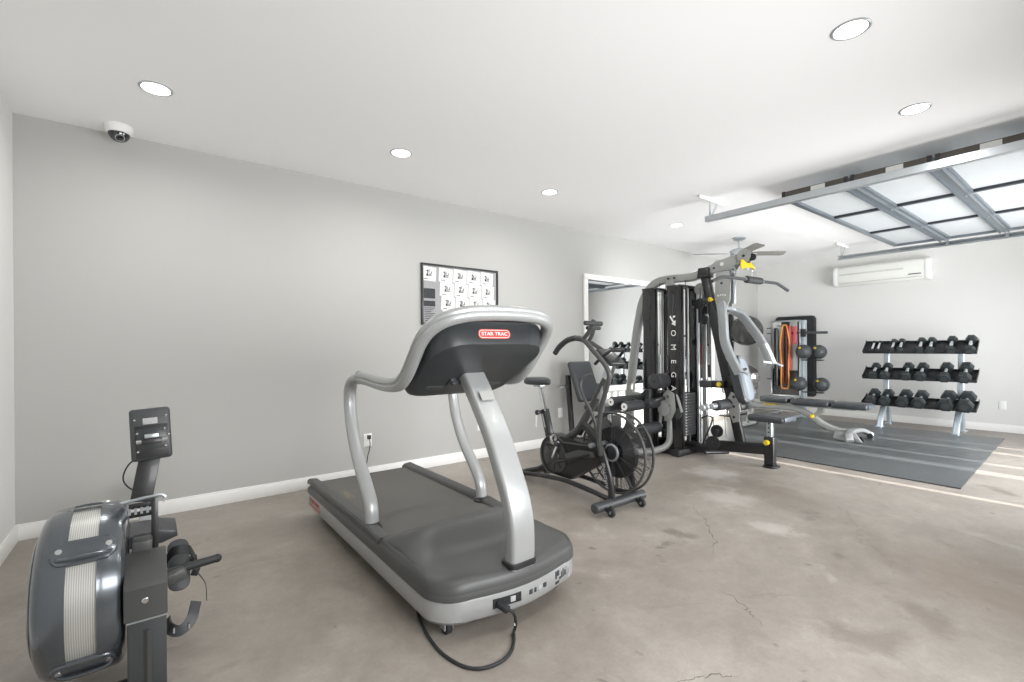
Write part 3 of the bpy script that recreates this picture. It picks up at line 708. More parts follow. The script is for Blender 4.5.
for th in (-38, 2, 47, 128, 205):
    a = math.radians(th); dirv = V((0, -math.sin(a), math.cos(a))); tan = V((0, -math.cos(a), -math.sin(a)))
    o = V((0, FY, FZ))
    if th == 2:
        obj('wrap_strap', B().bar(o + dirv * (FR - .001) + V((FX + .06, 0, 0)), o + dirv * (FR - .001) + V((FX + .185, 0, 0)), .014, .006, .002, up=dirv), 'rowshell', t)
        continue
    b = B(); c = o + dirv * (FR - .004) + V((FX + .12, 0, 0))
    b.prism(rrect(.168, .082, .036, 6), c, (1, 0, 0), tan, .02, bev=.006)
    h = obj('wrap_bridge', b, 'rowshell', t, label='black bridge across the silver band')
    obj('bridge_ridge', B().tube(smooth([c + V((-.075, 0, 0)) + tan * .015, c + V((-.045, 0, 0)) + dirv * .016 + tan * .024, c + V((.045, 0, 0)) + dirv * .016 + tan * .024, c + V((.075, 0, 0)) + tan * .015]), .007, 8), 'rowshell', h)
    for sx in (-.062, .062):
        obj('bridge_screw', B().cyl(c + V((sx, 0, 0)) - tan * .008 + dirv * .006, c + V((sx, 0, 0)) - tan * .008 + dirv * .013, .009, 12), 'chrome', h)
obj('axle_hub', B().cyl((FX - .03, FY, FZ), (FX + .26, FY, FZ), .035, 20, bev=.006), 'black', t)
# front housing and leg
b = B(); prof = [(2.0, .30), (2.0, .405), (2.02, .425), (2.16, .465), (2.20, .465), (2.20, .30)]
b.prism([(y, z) for y, z in prof], (-.02, 0, 0), (0, 1, 0), (0, 0, 1), .118, bev=.005)
hs = obj('front_housing', b, 'charcoal', t)
obj('bolt', B().cyl((-.022, 2.001, .362), (-.022, 1.994, .362), .010, 16, bev=.002).cyl((-.022, 1.9945, .362), (-.022, 1.992, .362), .005, 6), 'chrome', hs)
b = B(); b.bb((-.070, 2.02, 0.02), (.036, 2.12, .302), bev=.006)
lg_ = obj('front_leg', b, 'dark', t)
obj('leg_ridge', B().prism([(-.012, 0), (0, -.014), (.012, 0)], (-.017, 2.021, .13), (1, 0, 0), (0, 1, 0), .25), 'charcoal', lg_)
obj('leg_seam', B().bb((-.072, 2.004, .292), (.038, 2.02, .297)), 'steel', lg_)
obj('front_foot', B().cyl((-.20, 2.14, .022), (.02, 2.14, .022), .022, 14, bev=.004), 'rubber', t)
obj('main_beam', B().bb((-.068, 2.15, .27), (.012, 2.50, .36), bev=.008), 'black', t)
obj('top_block', B().bb((-.062, 2.19, .44), (-.002, 2.26, .50), bev=.006), 'charcoal', t)
# ladder-like monitor bracket
b = B()
for x in (-.083, .006): b.bar((x, 2.30, .36), (x, 2.32, .625), .022, .03, .003)
for z in (.60, .567): b.bar((-.085, 2.318, z), (.01, 2.318, z), .012, .02, .002)
br = obj('monitor_bracket', b, 'black', t)
for x in (-.07, -.052, -.034, -.016): obj('bracket_notch', B().bb((x - .004, 2.300, .572), (x + .004, 2.306, .596)), 'steel', br)
obj('handle_hook', B().tube(fillet([(-.10, 2.30, .622), (-.02, 2.30, .632), (.03, 2.30, .634), (.042, 2.30, .62), (.03, 2.30, .608)], .01, 4), .006, 8), 'steel', br)
obj('monitor_arm', B().bar((-.036, 2.31, .615), (.001, 2.36, .83), .068, .022, .004, up=(0, -1, .2)), 'black', t)
mo = obj('monitor', B().box((-.004, 2.325, .872), (.128, .03, .20), rot=(math.radians(-8), math.radians(-2.5), 0), bev=.012, seg=3), 'dark', t)
Rm = Euler((math.radians(-8), math.radians(-2.5), 0)).to_matrix(); mc = V((-.004, 2.325, .872))
def mon(x, z, w, h, d, m, name, y=-.016):
    return obj(name, B().box(mc + Rm @ V((x, y, z)), (w, d, h), R=Rm, bev=.0025), m, mo)
mon(.002, -.028, .104, .125, .01, 'black', 'rear_recess', -.013); mon(0, .05, .046, .024, .002, 'greyprint', 'serial_label')
mon(.002, -.018, .092, .08, .006, 'console', 'mount_plate', -.019); mon(.002, -.008, .044, .016, .02, 'steel', 'clamp', -.026)
mon(.002, -.028, .066, .022, .02, 'black', 'pivot_block', -.028)
for x, z in ((-.048, .058), (.05, .066), (-.042, .006), (.044, .016), (-.042, -.064), (.044, -.052), (.056, -.01)):
    obj('screw', B().cyl(mc + Rm @ V((x, -.014, z)), mc + Rm @ V((x, -.024, z)), .0038, 10), 'chrome', mo)
for x in (-.038, .042): obj('pivot_knob', B().cyl(mc + Rm @ V((x - .008, -.03, -.028)), mc + Rm @ V((x + .008, -.03, -.028)), .010, 12), 'chrome', mo)
obj('sensor_cable', B().tube(smooth([(-.04, 2.33, .79), (-.075, 2.34, .755), (-.09, 2.345, .71), (-.078, 2.345, .675), (-.045, 2.34, .645)]), .0028, 8), 'rubber', t)
# rail, seat and rear leg
obj('monorail', B().bb((-.055, 2.42, .30), (-.002, 3.98, .352), bev=.006).bb((-.045, 2.42, .352), (-.012, 3.98, .356)), 'steel', t, label='light metal seat rail')
obj('rear_leg', B().bb((-.055, 3.90, .02), (-.002, 3.96, .30), bev=.006).cyl((-.13, 3.93, .018), (.07, 3.93, .018), .018, 12), 'black', t)
obj('seat', B().prism([(-.135, .0), (-.13, .03), (-.08, .045), (-.03, .032), (.02, .045), (.082, .03), (.087, 0), (.03, -.018), (-.08, -.018)], (0, 2.62, .385), (1, 0, 0), (0, 0, 1), .19, bev=.01), 'dark', t)
# foot stretchers, straps and pull handle
for s, x in ((-1, -.14), (1, .085)):
    f = B(); f.prism(rrect(.075, .21, .03), (x, 2.42, .30), (1, 0, 0), (0, .62, .78), .012, bev=.003)
    fp = obj('footplate', f, 'dark', t)
    obj('heel_cup', B().sweep(smooth([(x - .04, 2.33, .125), (x - .03, 2.29, .10), (x, 2.275, .092), (x + .035, 2.29, .115), (x + .055, 2.33, .165)]), [(-.003, -.02), (.003, -.02), (.003, .02), (-.003, .02)], up=(0, .5, .85)), 'dark', fp)
    for dx in (-.022, .028): obj('cup_slot', B().box((x + dx, 2.273, .10), (.006, .006, .02)), 'chrome', fp)
    obj('foot_strap', B().sweep(smooth([(x - .045, 2.40, .33), (x - .02, 2.33, .39), (x + .03, 2.33, .385), (x + .055, 2.40, .32)]), [(-.0015, -.018), (.0015, -.018), (.0015, .018), (-.0015, .018)], up=(0, .6, .8)), 'rubber', fp)
    if s > 0:
        obj('strap_tail', B().sweep(smooth([(x + .045, 2.38, .30), (x + .062, 2.36, .27), (x + .088, 2.35, .22), (x + .092, 2.35, .15)]), [(-.001, -.009), (.001, -.009), (.001, .009), (-.001, .009)], up=(0, -1, 0)), 'rubber', fp)
        obj('strap_buckle', B().box((x + .055, 2.365, .275), (.026, .012, .034), rot=(0, .4, 0), bev=.003), 'black', fp)
obj('stretcher_crossbar', B().cyl((-.20, 2.45, .30), (.15, 2.45, .30), .014, 12), 'black', t)
hd = obj('pull_handle', B().tube([(-.20, 2.24, .325), (-.10, 2.22, .345), (.02, 2.22, .35), (.10, 2.23, .353), (.205, 2.25, .352)], .0155, 16, scale=[1, 1, 1, 1, 1]), 'rubber', t)
obj('grip_end', B().sphere((.207, 2.25, .352), .0165, 16), 'rubber', hd)
obj('handle_socket', B().bar((.035, 2.2, .335), (.10, 2.21, .345), .05, .042, .008), 'charcoal', t)

# ------------------------------------------------------------------ air bike
BX = 2.74
t = thing('air_bike', 'black fan exercise bike with long swinging arms, between treadmill and weight machine', 'exercise bike', (BX, 2.8, 0))
st = obj('front_stabilizer', B().cyl((2.455, 2.27, .062), (3.005, 2.27, .062), .036, 22, bev=.006), 'dark', t)
for x in (2.56, 2.90):
    wl = obj('transport_wheel', B().cyl((x - .013, 2.205, .034), (x + .013, 2.205, .034), .034, 22, bev=.006), 'rubber', t)
    obj('wheel_hub', B().cyl((x - .017, 2.205, .034), (x + .017, 2.205, .034), .012, 12), 'steel', wl)
    obj('wheel_bracket', B().bar((x - .024, 2.205, .034), (x - .024, 2.26, .07), .005, .024, 0).bar((x + .024, 2.205, .034), (x + .024, 2.26, .07), .005, .024, 0), 'black', wl)
obj('rear_stabilizer', B().cyl((2.50, 3.38, .045), (3.0, 3.38, .045), .032, 20, bev=.006), 'dark', t)
for x in (2.51, 2.99): obj('end_cap', B().cyl((x - .02, 3.38, .036), (x + .02, 3.38, .036), .036, 18, bev=.006), 'rubber', t)
for x, s in ((2.66, -1), (2.86, 1)):
    obj('base_rail', B().tube(smooth([(x, 3.37, .06), (x, 3.15, .085), (x, 2.95, .105), (x, 2.75, .115), (x - s * .0, 2.5, .10), (x, 2.29, .075)]), .019, 12), 'black', t)
obj('rear_riser', B().tube(smooth([(BX, 3.36, .06), (BX, 3.18, .12), (BX, 3.02, .22)]), .026, 12), 'black', t)
# chain housing
b = B()
cx, cz = 2.93, .285
prof = [(cx - .0 + .185 * math.cos(math.radians(a)), cz + .185 * math.sin(math.radians(a))) for a in range(-60, 121, 15)] + [(2.62, .44), (2.45, .46), (2.40, .42), (2.40, .33), (2.50, .27), (2.62, .20), (2.75, .12)]
b.prism(prof, (BX, 0, 0), (0, 1, 0), (0, 0, 1), .11, bev=.018)
hs = obj('chain_housing', b, 'black', t)
obj('housing_rib', B().tube([(BX - .056, y, z) for y, z in [(cx + .168 * math.cos(math.radians(a)), cz + .168 * math.sin(math.radians(a))) for a in range(-70, 131, 10)] + [(2.62, .425), (2.47, .44)]], .008, 8), 'charcoal', hs)
ck = obj('crank_disc', B().lathe((BX - .058, cx - .02, cz), (-1, 0, 0), [(0, .135), (.006, .135), (.012, .12), (.014, .06), (.022, .055), (.022, 0)], 36), 'dark', t)
for k in range(8):
    a = k * PI / 4; obj('disc_rib', B().bar((BX - .072, cx - .02 + .05 * math.cos(a), cz + .05 * math.sin(a)), (BX - .072, cx - .02 + .12 * math.cos(a), cz + .12 * math.sin(a)), .006, .006, 0), 'black', ck)
arm = obj('crank_arm', B().bar((BX - .085, cx - .02, cz), (BX - .10, cx - .10, cz + .125), .018, .026, .004, ext=.015), 'chrome', t, label='polished metal crank arm')
obj('pedal', B().bb((BX - .20, cx - .15, cz + .115), (BX - .115, cx - .055, cz + .14), bev=.006), 'rubber', arm)
obj('pedal_strap', B().sweep(smooth([(BX - .195, cx - .14, cz + .135), (BX - .195, cx - .12, cz + .19), (BX - .13, cx - .10, cz + .20), (BX - .12, cx - .09, cz + .135)]), [(-.002, -.014), (.002, -.014), (.002, .014), (-.002, .014)], up=(0, 1, 0)), 'chrome', arm)
arm = obj('crank_arm', B().bar((BX + .075, cx - .02, cz), (BX + .09, cx + .06, cz - .125), .018, .026, .004, ext=.015), 'chrome', t)
obj('pedal', B().bb((BX + .105, cx + .015, cz - .14), (BX + .19, cx + .11, cz - .115), bev=.006), 'rubber', arm)
obj('linkage_plate', B().prism([(2.78, .33), (2.62, .39), (2.46, .40), (2.44, .36), (2.60, .33), (2.74, .26)], (BX - .078, 0, 0), (0, 1, 0), (0, 0, 1), .012, bev=.003), 'charcoal', t)
obj('connecting_rod', B().bar((BX - .09, 2.86, .25), (BX - .09, 2.50, .37), .012, .022, .003), 'black', t)
obj('connecting_rod', B().bar((BX + .09, 2.94, .31), (BX + .09, 2.50, .37), .012, .022, .003), 'black', t)
# seat
obj('seat_tube', B().bar((BX, 3.02, .36), (BX + .005, 3.115, .655), .062, .062, .012), 'black', t)
lb = obj('seat_tube_label', B().box((BX - .0325, 3.085, .56), (.001, .016, .12), rot=(-.31, 0, 0)), 'greyprint', t)
obj('seat_post', B().cyl((BX + .003, 3.10, .62), (BX + .008, 3.185, .87), .020, 18), 'chrome', t, label='polished seat post')
obj('adjust_pin', B().cyl((BX - .03, 3.13, .63), (BX - .06, 3.13, .63), .014, 14).cyl((BX - .055, 3.13, .63), (BX - .075, 3.13, .63), .022, 16), 'black', t)
obj('pin_lanyard', B().cyl((BX - .06, 3.15, .60), (BX - .06, 3.155, .50), .007, 10), 'white', t, label='white dangling tab')
out = []
for i in range(28):
    a = 2 * PI * i / 28; y = .155 * math.sin(a); nose = (1 - math.sin(a)) / 2       # nose toward -Y
    wv = .115 * (1 - .55 * max(0, nose - .35) / .65) * math.cos(a); out.append((wv, y))
b = B(); rings = []
for z, k in ((-.036, .86), (-.028, .97), (-.01, 1.0), (.006, .98), (.018, .90), (.026, .72), (.029, .4)):
    rings.append([b.bm.verts.new((BX + .005 + x * k, 3.195 + y * k, .905 + z)) for x, y in out])
for a_, c_ in zip(rings, rings[1:]):
    for i in range(28): b.bm.faces.new((a_[i], a_[(i + 1) % 28], c_[(i + 1) % 28], c_[i]))
b.bm.faces.new(list(reversed(rings[0]))); b.bm.faces.new(rings[-1])
sd_ = obj('saddle', b, 'vinyl', t, sharp=60, label='padded black saddle')
obj('saddle_clamp', B().bb((BX - .03, 3.14, .848), (BX + .04, 3.23, .872), bev=.006), 'steel', sd_)
# main frame
obj('main_tube', B().tube(smooth([(BX, 2.83, .44), (BX, 2.70, .53), (BX, 2.60, .66), (BX, 2.50, .80), (BX, 2.40, .96)]), .030, 14), 'charcoal', t)
obj('neck_plate', B().bar((BX - .0, 2.47, .80), (BX, 2.37, 1.06), .05, .035, .006), 'steel', t, label='grey drilled neck plate')
for z in (.86, .90, .94): obj('neck_hole', B().cyl((BX - .026, 2.47 - (z - .80) * .385, z), (BX - .0275, 2.47 - (z - .80) * .385, z), .007, 10), 'black', t)
obj('lower_brace', B().tube(smooth([(BX, 2.68, .50), (BX - .03, 2.60, .56), (BX - .04, 2.52, .50), (BX - .04, 2.45, .42)]), .018, 10), 'black', t)
for x in (BX - .086, BX + .155):
    fk = obj('fan_fork', B().tube(smooth([(x, 2.55, .60), (x, 2.47, .55), (x, 2.40, .47), (x, 2.34, .34), (x, 2.295, .20), (x, 2.275, .075)]), .020, 12, ry=.030, up=(0, 1, .3)), 'black', t)
    if x < BX: fork = fk
text('fork_lettering', 'AIRDYNE', .042, (BX - .1075, 2.322, .255), (0, .20, .98), (0, .98, -.20), 'greyprint', fork, sx=1.05)
# display
dm = obj('display_console', B().box((BX, 2.36, 1.12), (.17, .19, .035), rot=(math.radians(35), 0, 0), bev=.014, seg=3), 'black', t)
obj('display_screen', B().box((BX, 2.385, 1.135), (.10, .08, .004), rot=(math.radians(35), 0, 0)), 'steel', dm)
obj('display_hood', B().tube(smooth([(BX - .09, 2.43, 1.07), (BX - .095, 2.34, 1.135), (BX - .05, 2.28, 1.178), (BX + .05, 2.28, 1.178), (BX + .095, 2.34, 1.135), (BX + .09, 2.43, 1.07)]), .012, 10), 'black', dm)
# fan wheel and cage (faces sideways)
fc = V((2.80, 2.355, .402)); Rf = .298
fan = obj('fan_wheel', B().lathe(fc - V((.025, 0, 0)), (1, 0, 0), [(0, .05), (.004, .19), (.012, .195), (.04, .195), (.05, .05)], 48), 'black', t, label='black solid centre of the fan')
for k in range(12):
    a = 2 * PI * k / 12; d = V((0, math.cos(a), math.sin(a)))
    obj('fan_blade', B().bar(fc + d * .19, fc + d * .278, .004, .075, 0, up=V((.88, 0, 0)) + V((0, -math.sin(a), math.cos(a))) * .48), 'charcoal', fan)
    obj('wheel_rib', B().bar(fc + d * .06 - V((.026, 0, 0)), fc + d * .188 - V((.024, 0, 0)), .004, .004, 0), 'dark', fan)
for s, x in ((-1, -.048), (1, .048)):
    cg = B()
    cg.torus(fc + V((x, 0, 0)), (1, 0, 0), Rf, .0095, 56, 8)
    cage = obj('fan_cage', cg, 'charcoal', t)
    g = B()
    for r in [.11 + .0095 * i for i in range(19)]:
        g.torus(fc + V((x * 1.12, 0, 0)), (1, 0, 0), r, .0015, 48, 4)
    for k in range(10):
        a = 2 * PI * (k + .5) / 10; d = V((0, math.cos(a), math.sin(a)))
        g.cyl(fc + V((x * 1.14, 0, 0)) + d * .06, fc + V((x, 0, 0)) + d * Rf, .0032, 6)
    obj('cage_wires', g, 'wire', cage)
    obj('hub_ring', B().torus(fc + V((x * 1.2, 0, 0)), (1, 0, 0), .058, .011, 32, 10), 'steel' if s < 0 else 'black', cage)
    obj('hub_cap', B().lathe(fc + V((x * 1.05, 0, 0)), (s, 0, 0), [(0, .05), (.02, .05), (.03, .03), (.034, 0)], 24), 'black', cage)
obj('cage_band', B().lathe(fc - V((.048, 0, 0)), (1, 0, 0), [(0, Rf + .004), (.012, Rf + .004)], 56, a0=0, a1=2 * PI - 1e-3), 'charcoal', t)
for k in range(6):
    a = 2 * PI * (k + .25) / 6; d = V((0, math.cos(a), math.sin(a)))
    obj('cage_spacer', B().cyl(fc + d * Rf - V((.048, 0, 0)), fc + d * Rf + V((.048, 0, 0)), .005, 8), 'black', t)
# swinging arms
nx, fx2 = BX - .235, BX + .235
near = [(nx, 2.715, 1.150), (nx, 2.66, 1.205), (nx, 2.58, 1.25), (nx, 2.49, 1.268), (nx, 2.41, 1.252), (nx, 2.30, 1.160), (nx + .01, 2.215, 1.075), (nx + .02, 2.185, 1.0), (nx + .03, 2.22, .90), (nx + .06, 2.30, .75), (nx + .09, 2.345, .55), (nx + .12, 2.36, .40)]
na = obj('swing_arm', B().tube(smooth(near, 5), .0175, 14), 'charcoal', t, label='long curved arm, near side')
obj('hand_grip', B().tube(smooth(near[:4], 5), .0205, 14), 'foam', na)
obj('upper_grip_stem', B().tube(smooth([(nx, 2.42, 1.25), (nx, 2.36, 1.30), (nx, 2.325, 1.35), (nx, 2.305, 1.392)]), .0165, 12), 'charcoal', na)
obj('cross_grip', B().cyl((nx - .085, 2.315, 1.368), (nx + .085, 2.305, 1.366), .0165, 16, bev=.005), 'foam', na)
far = [(fx2, 3.215, 1.155), (fx2, 3.08, 1.245), (fx2, 2.965, 1.272), (fx2, 2.865, 1.262), (fx2, 2.79, 1.243), (fx2, 2.67, 1.185), (fx2, 2.575, 1.135), (fx2, 2.525, 1.07), (fx2 - .01, 2.545, .969), (fx2 - .03, 2.59, .826), (fx2 - .06, 2.60, .67), (fx2 - .09, 2.53, .53), (fx2 - .11, 2.44, .40)]
fa = obj('swing_arm', B().tube(smooth([V((p[0], p[1] , p[2])) for p in far], 5), .0175, 14), 'charcoal', t, label='long curved arm, far side')
obj('hand_grip', B().tube(smooth(far[:4], 5), .0205, 14), 'foam', fa)
obj('upper_grip_stem', B().tube(smooth([(fx2, 2.80, 1.252), (fx2, 2.765, 1.29), (fx2, 2.74, 1.35)]), .0165, 12), 'charcoal', fa)
obj('cross_grip', B().cyl((fx2 - .08, 2.745, 1.36), (fx2 + .08, 2.74, 1.36), .0165, 16, bev=.005), 'foam', fa)
obj('inner_loop', B().tube(smooth([(BX - .05, 2.50, .99), (BX - .10, 2.56, .95), (BX - .11, 2.55, .85), (BX - .10, 2.46, .70), (BX - .08, 2.42, .58)]), .013, 10), 'charcoal', t)
obj('pivot_axle', B().cyl((BX - .14, 2.44, .46), (BX + .15, 2.44, .46), .018, 14), 'steel', t)

# ------------------------------------------------------------------ multi-station weight machine
GX = 4.85
t = thing('weight_machine', 'tall grey and black multi station weight machine with black weight towers', 'weight machine', (GX, 3.0, 0))
arch = fillet([(GX, 3.86, .02), (GX, 3.855, .60), (GX, 3.75, 1.34), (GX, 3.64, 1.80), (GX, 3.46, 1.985), (GX, 3.2, 1.99), (GX, 2.98, 1.975), (GX, 2.80, 2.015), (GX, 2.60, 2.075), (GX, 2.46, 2.105)], .16, 6)
obj('main_arch', B().sweep(arch, rrect(.095, .075, .016, 3), up=(1, 0, 0)), 'gymgrey', t, label='curved grey main frame')
obj('rear_foot', B().bb((GX - .24, 3.80, 0), (GX + .24, 3.92, .05), bev=.01), 'gymgrey', t)
obj('arch_gusset', B().prism([(3.50, .52), (3.90, .58), (3.90, .64), (3.5, .60)], (GX, 0, 0), (0, 1, 0), (0, 0, 1), .09, bev=.006), 'gymgrey', t)
obj('arch_base_tube', B().bar((GX, 3.86, .56), (GX, 3.46, .56), .08, .07, .01), 'gymgrey', t)
# base
obj('base_beam', B().bar((GX, 3.84, .07), (GX, 2.75, .07), .10, .10, .012), 'black', t)
obj('base_beam_front', B().bar((GX, 2.80, .12), (GX, 2.18, .175), .085, .115, .012), 'black', t)
obj('base_cross_beam', B().bb((4.50, 2.93, 0), (5.35, 3.03, .075), bev=.012), 'black', t)
obj('base_cross_beam', B().bb((4.50, 3.42, 0), (5.35, 3.50, .075), bev=.012), 'black', t)
obj('base_side_beam', B().bb((4.54, 2.93, 0), (4.64, 3.50, .06), bev=.01), 'black', t)
# weight towers: curved shrouds either side of a plate stack
def shroud(x, yc, s, mirror_, wdt=.175):
    pr = []
    for i in range(11):
        u = -1 + 2 * i / 10; pr.append((u * wdt / 2, .022 * (1 - abs(u) ** 3)))
    pr2 = [(a, b_ - .012) for a, b_ in reversed(pr)]
    b = B(); b.prism([(a, b_ * 1) for a, b_ in pr + pr2], (x, yc, .955), (0, mirror_, 0), (s, 0, 0), 1.83)
    return b
towers = []
for k, yc in enumerate((3.375, 3.04)):
    a = obj('weight_shroud', shroud(4.60, yc, -1, -1), 'gloss', t, label='glossy black front shroud')
    towers.append(a)
    obj('weight_shroud', shroud(4.98, yc, 1, 1), 'gloss', t)
    obj('shroud_top', B().bb((4.585, yc - .088, 1.86), (4.995, yc + .088, 1.878), bev=.004), 'black', t)
    st = B()
    for i in range(15): st.bb((4.68, yc - .07, .20 + i * .032), (4.90, yc + .07, .20 + i * .032 + .029), bev=.003)
    ws = obj('weight_stack', st, 'black', t)
    for i in range(15): obj('plate_number', B().bb((4.70, yc - .0712, .21 + i * .032), (4.725, yc - .0702, .222 + i * .032)), 'greyprint', ws)
    for x in (4.71, 4.87): obj('guide_rod', B().cyl((x, yc, .06), (x, yc, 1.86), .0105, 12), 'gymgrey', t)
    obj('selector_rod', B().cyl((4.79, yc, .3), (4.79, yc, 1.1 + .1 * k), .009, 10), 'steel', t)
    [obj('rod_bumper', B().cyl((q, yc, .08), (q, yc, .19), .024, 14), 'rubber', t) for q in (4.71, 4.87)]
    for x in (4.64, 4.955): obj('tower_upright', B().bb((x - .012, yc - .085, .04), (x + .012, yc - .062, 1.87)), 'steel' if x > 4.8 else 'black', t)
    obj('stack_cable', B().cyl((4.79, yc - .02, 1.1), (4.79, yc - .02, 1.95), .004, 6), 'black', t)
# lettering reads downwards on the nearer tower, with an arrow mark above it
sx_ = 4.577
for ch, z in zip('OMEGA', (1.345, 1.19, 1.03, .885, .735)):
    text('tower_lettering', ch, .088, (sx_, 3.04, z), (0, 0, -1), (0, -1, 0), 'paper', towers[1], ext=.001)
obj('arrow_mark', B().prism([(-.045, .055), (-.033, .065), (.012, .0), (.03, .012), (.03, -.05), (-.022, -.028), (-.005, -.012)], (sx_, 3.04, 1.475), (0, -1, 0), (0, 0, 1), .002).prism([(.0, .062), (.03, .062), (.03, .05), (.0, .035)], (sx_, 3.04, 1.475), (0, -1, 0), (0, 0, 1), .002), 'paper', towers[1])
obj('tower_vent', B().bb((4.574, 3.34, 1.497), (4.579, 3.41, 1.505)), 'black', towers[0])
# pulleys and plates between the towers
def pulley(y, z, r=.055, x=GX - .06, m='rubber', w=.022, name='pulley'):
    p = obj(name, B().lathe((x, y, z), (-1, 0, 0), [(0, r), (.004, r), (w * .3, r * .86), (w * .7, r * .86), (w - .004, r), (w, r), (w, .3 * r), (w + .004, .28 * r), (w + .004, 0)], 28), m, t)
    return p
pulley(3.21, 1.90, .06, m='gymgrey'); pulley(3.21, 1.73, .055, m='dark'); pulley(3.21, 1.25, .05); pulley(2.90, 1.84, .065, x=GX + .05, m='gymgrey')
obj('pulley_bracket', B().prism(rrect(.10, .30, .03), (GX - .055, 3.21, 1.80), (0, 1, 0), (0, 0, 1), .006), 'gymgrey', t)
for y in (3.25, 3.17): obj('frame_bolt', B().cyl((GX - .04, y, 1.99), (GX - .052, y, 1.99), .012, 12), 'black', t)
# thin posts on the far side of the towers
obj('cable_column', B().bar((5.02, 2.925, .05), (5.02, 2.925, 1.86), .05, .022, .003), 'gymgrey', t)
for z in (1.60, 1.49):
    obj('guide_roller', B().lathe((4.92, 2.86, z), (-1, 0, 0), [(0, .05), (.03, .05), (.034, .042), (.034, .0)], 26), 'rubber', t)
obj('roller_bracket', B().bb((4.90, 2.85, 1.46), (4.915, 2.93, 1.63)), 'black', t)
# front upright that carries the press station
obj('front_upright', B().bar((GX, 2.83, 2.06), (GX, 2.425, .16), .06, .095, .01, up=(0, 1, 0)), 'black', t)
obj('upright_head', B().prism([(-.065, -.06), (.075, -.06), (.085, .05), (-.05, .05)], (GX, 2.82, 2.01), (0, -1, 0), (0, 0, 1), .11, bev=.01), 'black', t)
obj('cam_plate', B().lathe((GX - .05, 2.845, 1.665), (-1, 0, 0), [(0, .062), (.012, .062), (.014, .05), (.014, 0)], 26), 'black', t)
obj('cam_plate_arm', B().bar((GX - .05, 2.845, 1.665), (GX - .03, 2.76, 1.70), .012, .07, .003), 'black', t)
# boom head with side plates, big round pulley plates and cable pulleys
for s in (-1, 1):
    x = GX + s * .052
    obj('boom_plate', B().prism([(2.70, 1.985), (2.48, 2.00), (2.44, 2.06), (2.47, 2.13), (2.66, 2.11), (2.74, 2.06)], (x, 0, 0), (0, 1, 0), (0, 0, 1), .008, bev=.002), 'gymgrey', t)
    obj('bolt_washer', B().cyl((x, 2.59, 2.065), (x + s * .012, 2.59, 2.065), .020, 18), 'white', t)
    obj('bolt_washer', B().cyl((x, 2.68, 2.035), (x + s * .010, 2.68, 2.035), .011, 14), 'black', t)
obj('boom_tip', B().bar((GX, 2.50, 2.09), (GX, 2.33, 2.125), .055, .06, .01), 'gymgrey', t)
for s in (-1, 1):
    obj('tip_plate', B().lathe((GX + s * .034, 2.37, 2.12), (s, 0, 0), [(0, .070), (.006, .070), (.006, .0)], 30), 'gymgrey', t)
    obj('tip_bolt', B().cyl((GX + s * .034, 2.37, 2.12), (GX + s * .048, 2.37, 2.12), .014, 14), 'black', t)
pulley(2.30, 2.10, .035, x=GX + .011); pulley(2.55, 1.985, .04, x=GX + .011, m='steel')
obj('cable_guard', B().tube(fillet([(GX, 2.52, 2.07), (GX, 2.46, 1.96), (GX, 2.50, 1.935), (GX, 2.56, 1.945)], .03, 4), .010, 10), 'steel', t)
# press arm carrier
for s in (-1, 1):
    x = GX + s * .045
    obj('press_plate', B().prism([(2.665, 1.99), (2.52, 1.99), (2.50, 1.88), (2.51, 1.68), (2.55, 1.60), (2.645, 1.60), (2.68, 1.70), (2.67, 1.85)], (x, 0, 0), (0, 1, 0), (0, 0, 1), .010, bev=.003), 'gymgrey', t)
    obj('press_bolt', B().cyl((x, 2.60, 1.655), (x + s * .014, 2.60, 1.655), .020, 18), 'white', t)
    obj('press_bolt', B().cyl((x, 2.60, 1.865), (x + s * .010, 2.60, 1.865), .013, 14), 'black', t)
    for q in range(4): obj('stop_hole', B().cyl((x + s * .005, 2.64 - q * .026, 1.735 + (0, .006, .006, 0)[q]), (x + s * .0065, 2.64 - q * .026, 1.735 + (0, .006, .006, 0)[q]), .009, 10), 'white', t)
obj('pull_pin', B().cyl((GX - .03, 2.71, 1.70), (GX - .075, 2.71, 1.70), .010, 10).cyl((GX - .07, 2.71, 1.70), (GX - .10, 2.71, 1.70), .024, 18, bev=.006), 'yellow', t, label='yellow pull pin')
obj('carrier_spring', B().bar((GX, 2.485, 1.93), (GX, 2.49, 1.64), .03, .03, .006), 'steel', t)
hub = obj('press_hub', B().cyl((GX - .17, 2.56, 1.60), (GX + .15, 2.58, 1.60), .030, 16), 'steel', t)
pL = [(4.66, 2.53, 1.64), (4.62, 2.50, 1.56), (4.60, 2.475, 1.42), (4.59, 2.455, 1.24), (4.585, 2.385, 1.07), (4.585, 2.31, .93)]
pR = [(4.96, 2.60, 1.60), (5.02, 2.59, 1.585), (5.08, 2.53, 1.53), (5.10, 2.43, 1.39), (5.10, 2.345, 1.265), (5.10, 2.28, 1.135), (5.10, 2.225, 1.0)]
for pts, s in ((pL, -1), (pR, 1)):
    a = obj('press_arm', B().sweep(smooth(pts, 5), rrect(.06, .084, .014, 3), up=(0, -1, .3)), 'armgrey', t)
    e = V(pts[-1])
    obj('press_handle', B().cyl(e + V((-s * .02, 0, .02)), e + V((-s * .17, .02, .035)), .014, 14), 'foam' if s < 0 else 'steel', a)
    obj('handle_bracket', B().bar(e + V((0, 0, .03)), e + V((0, -.10, -.01)), .05, .014, .004), 'steel', a)
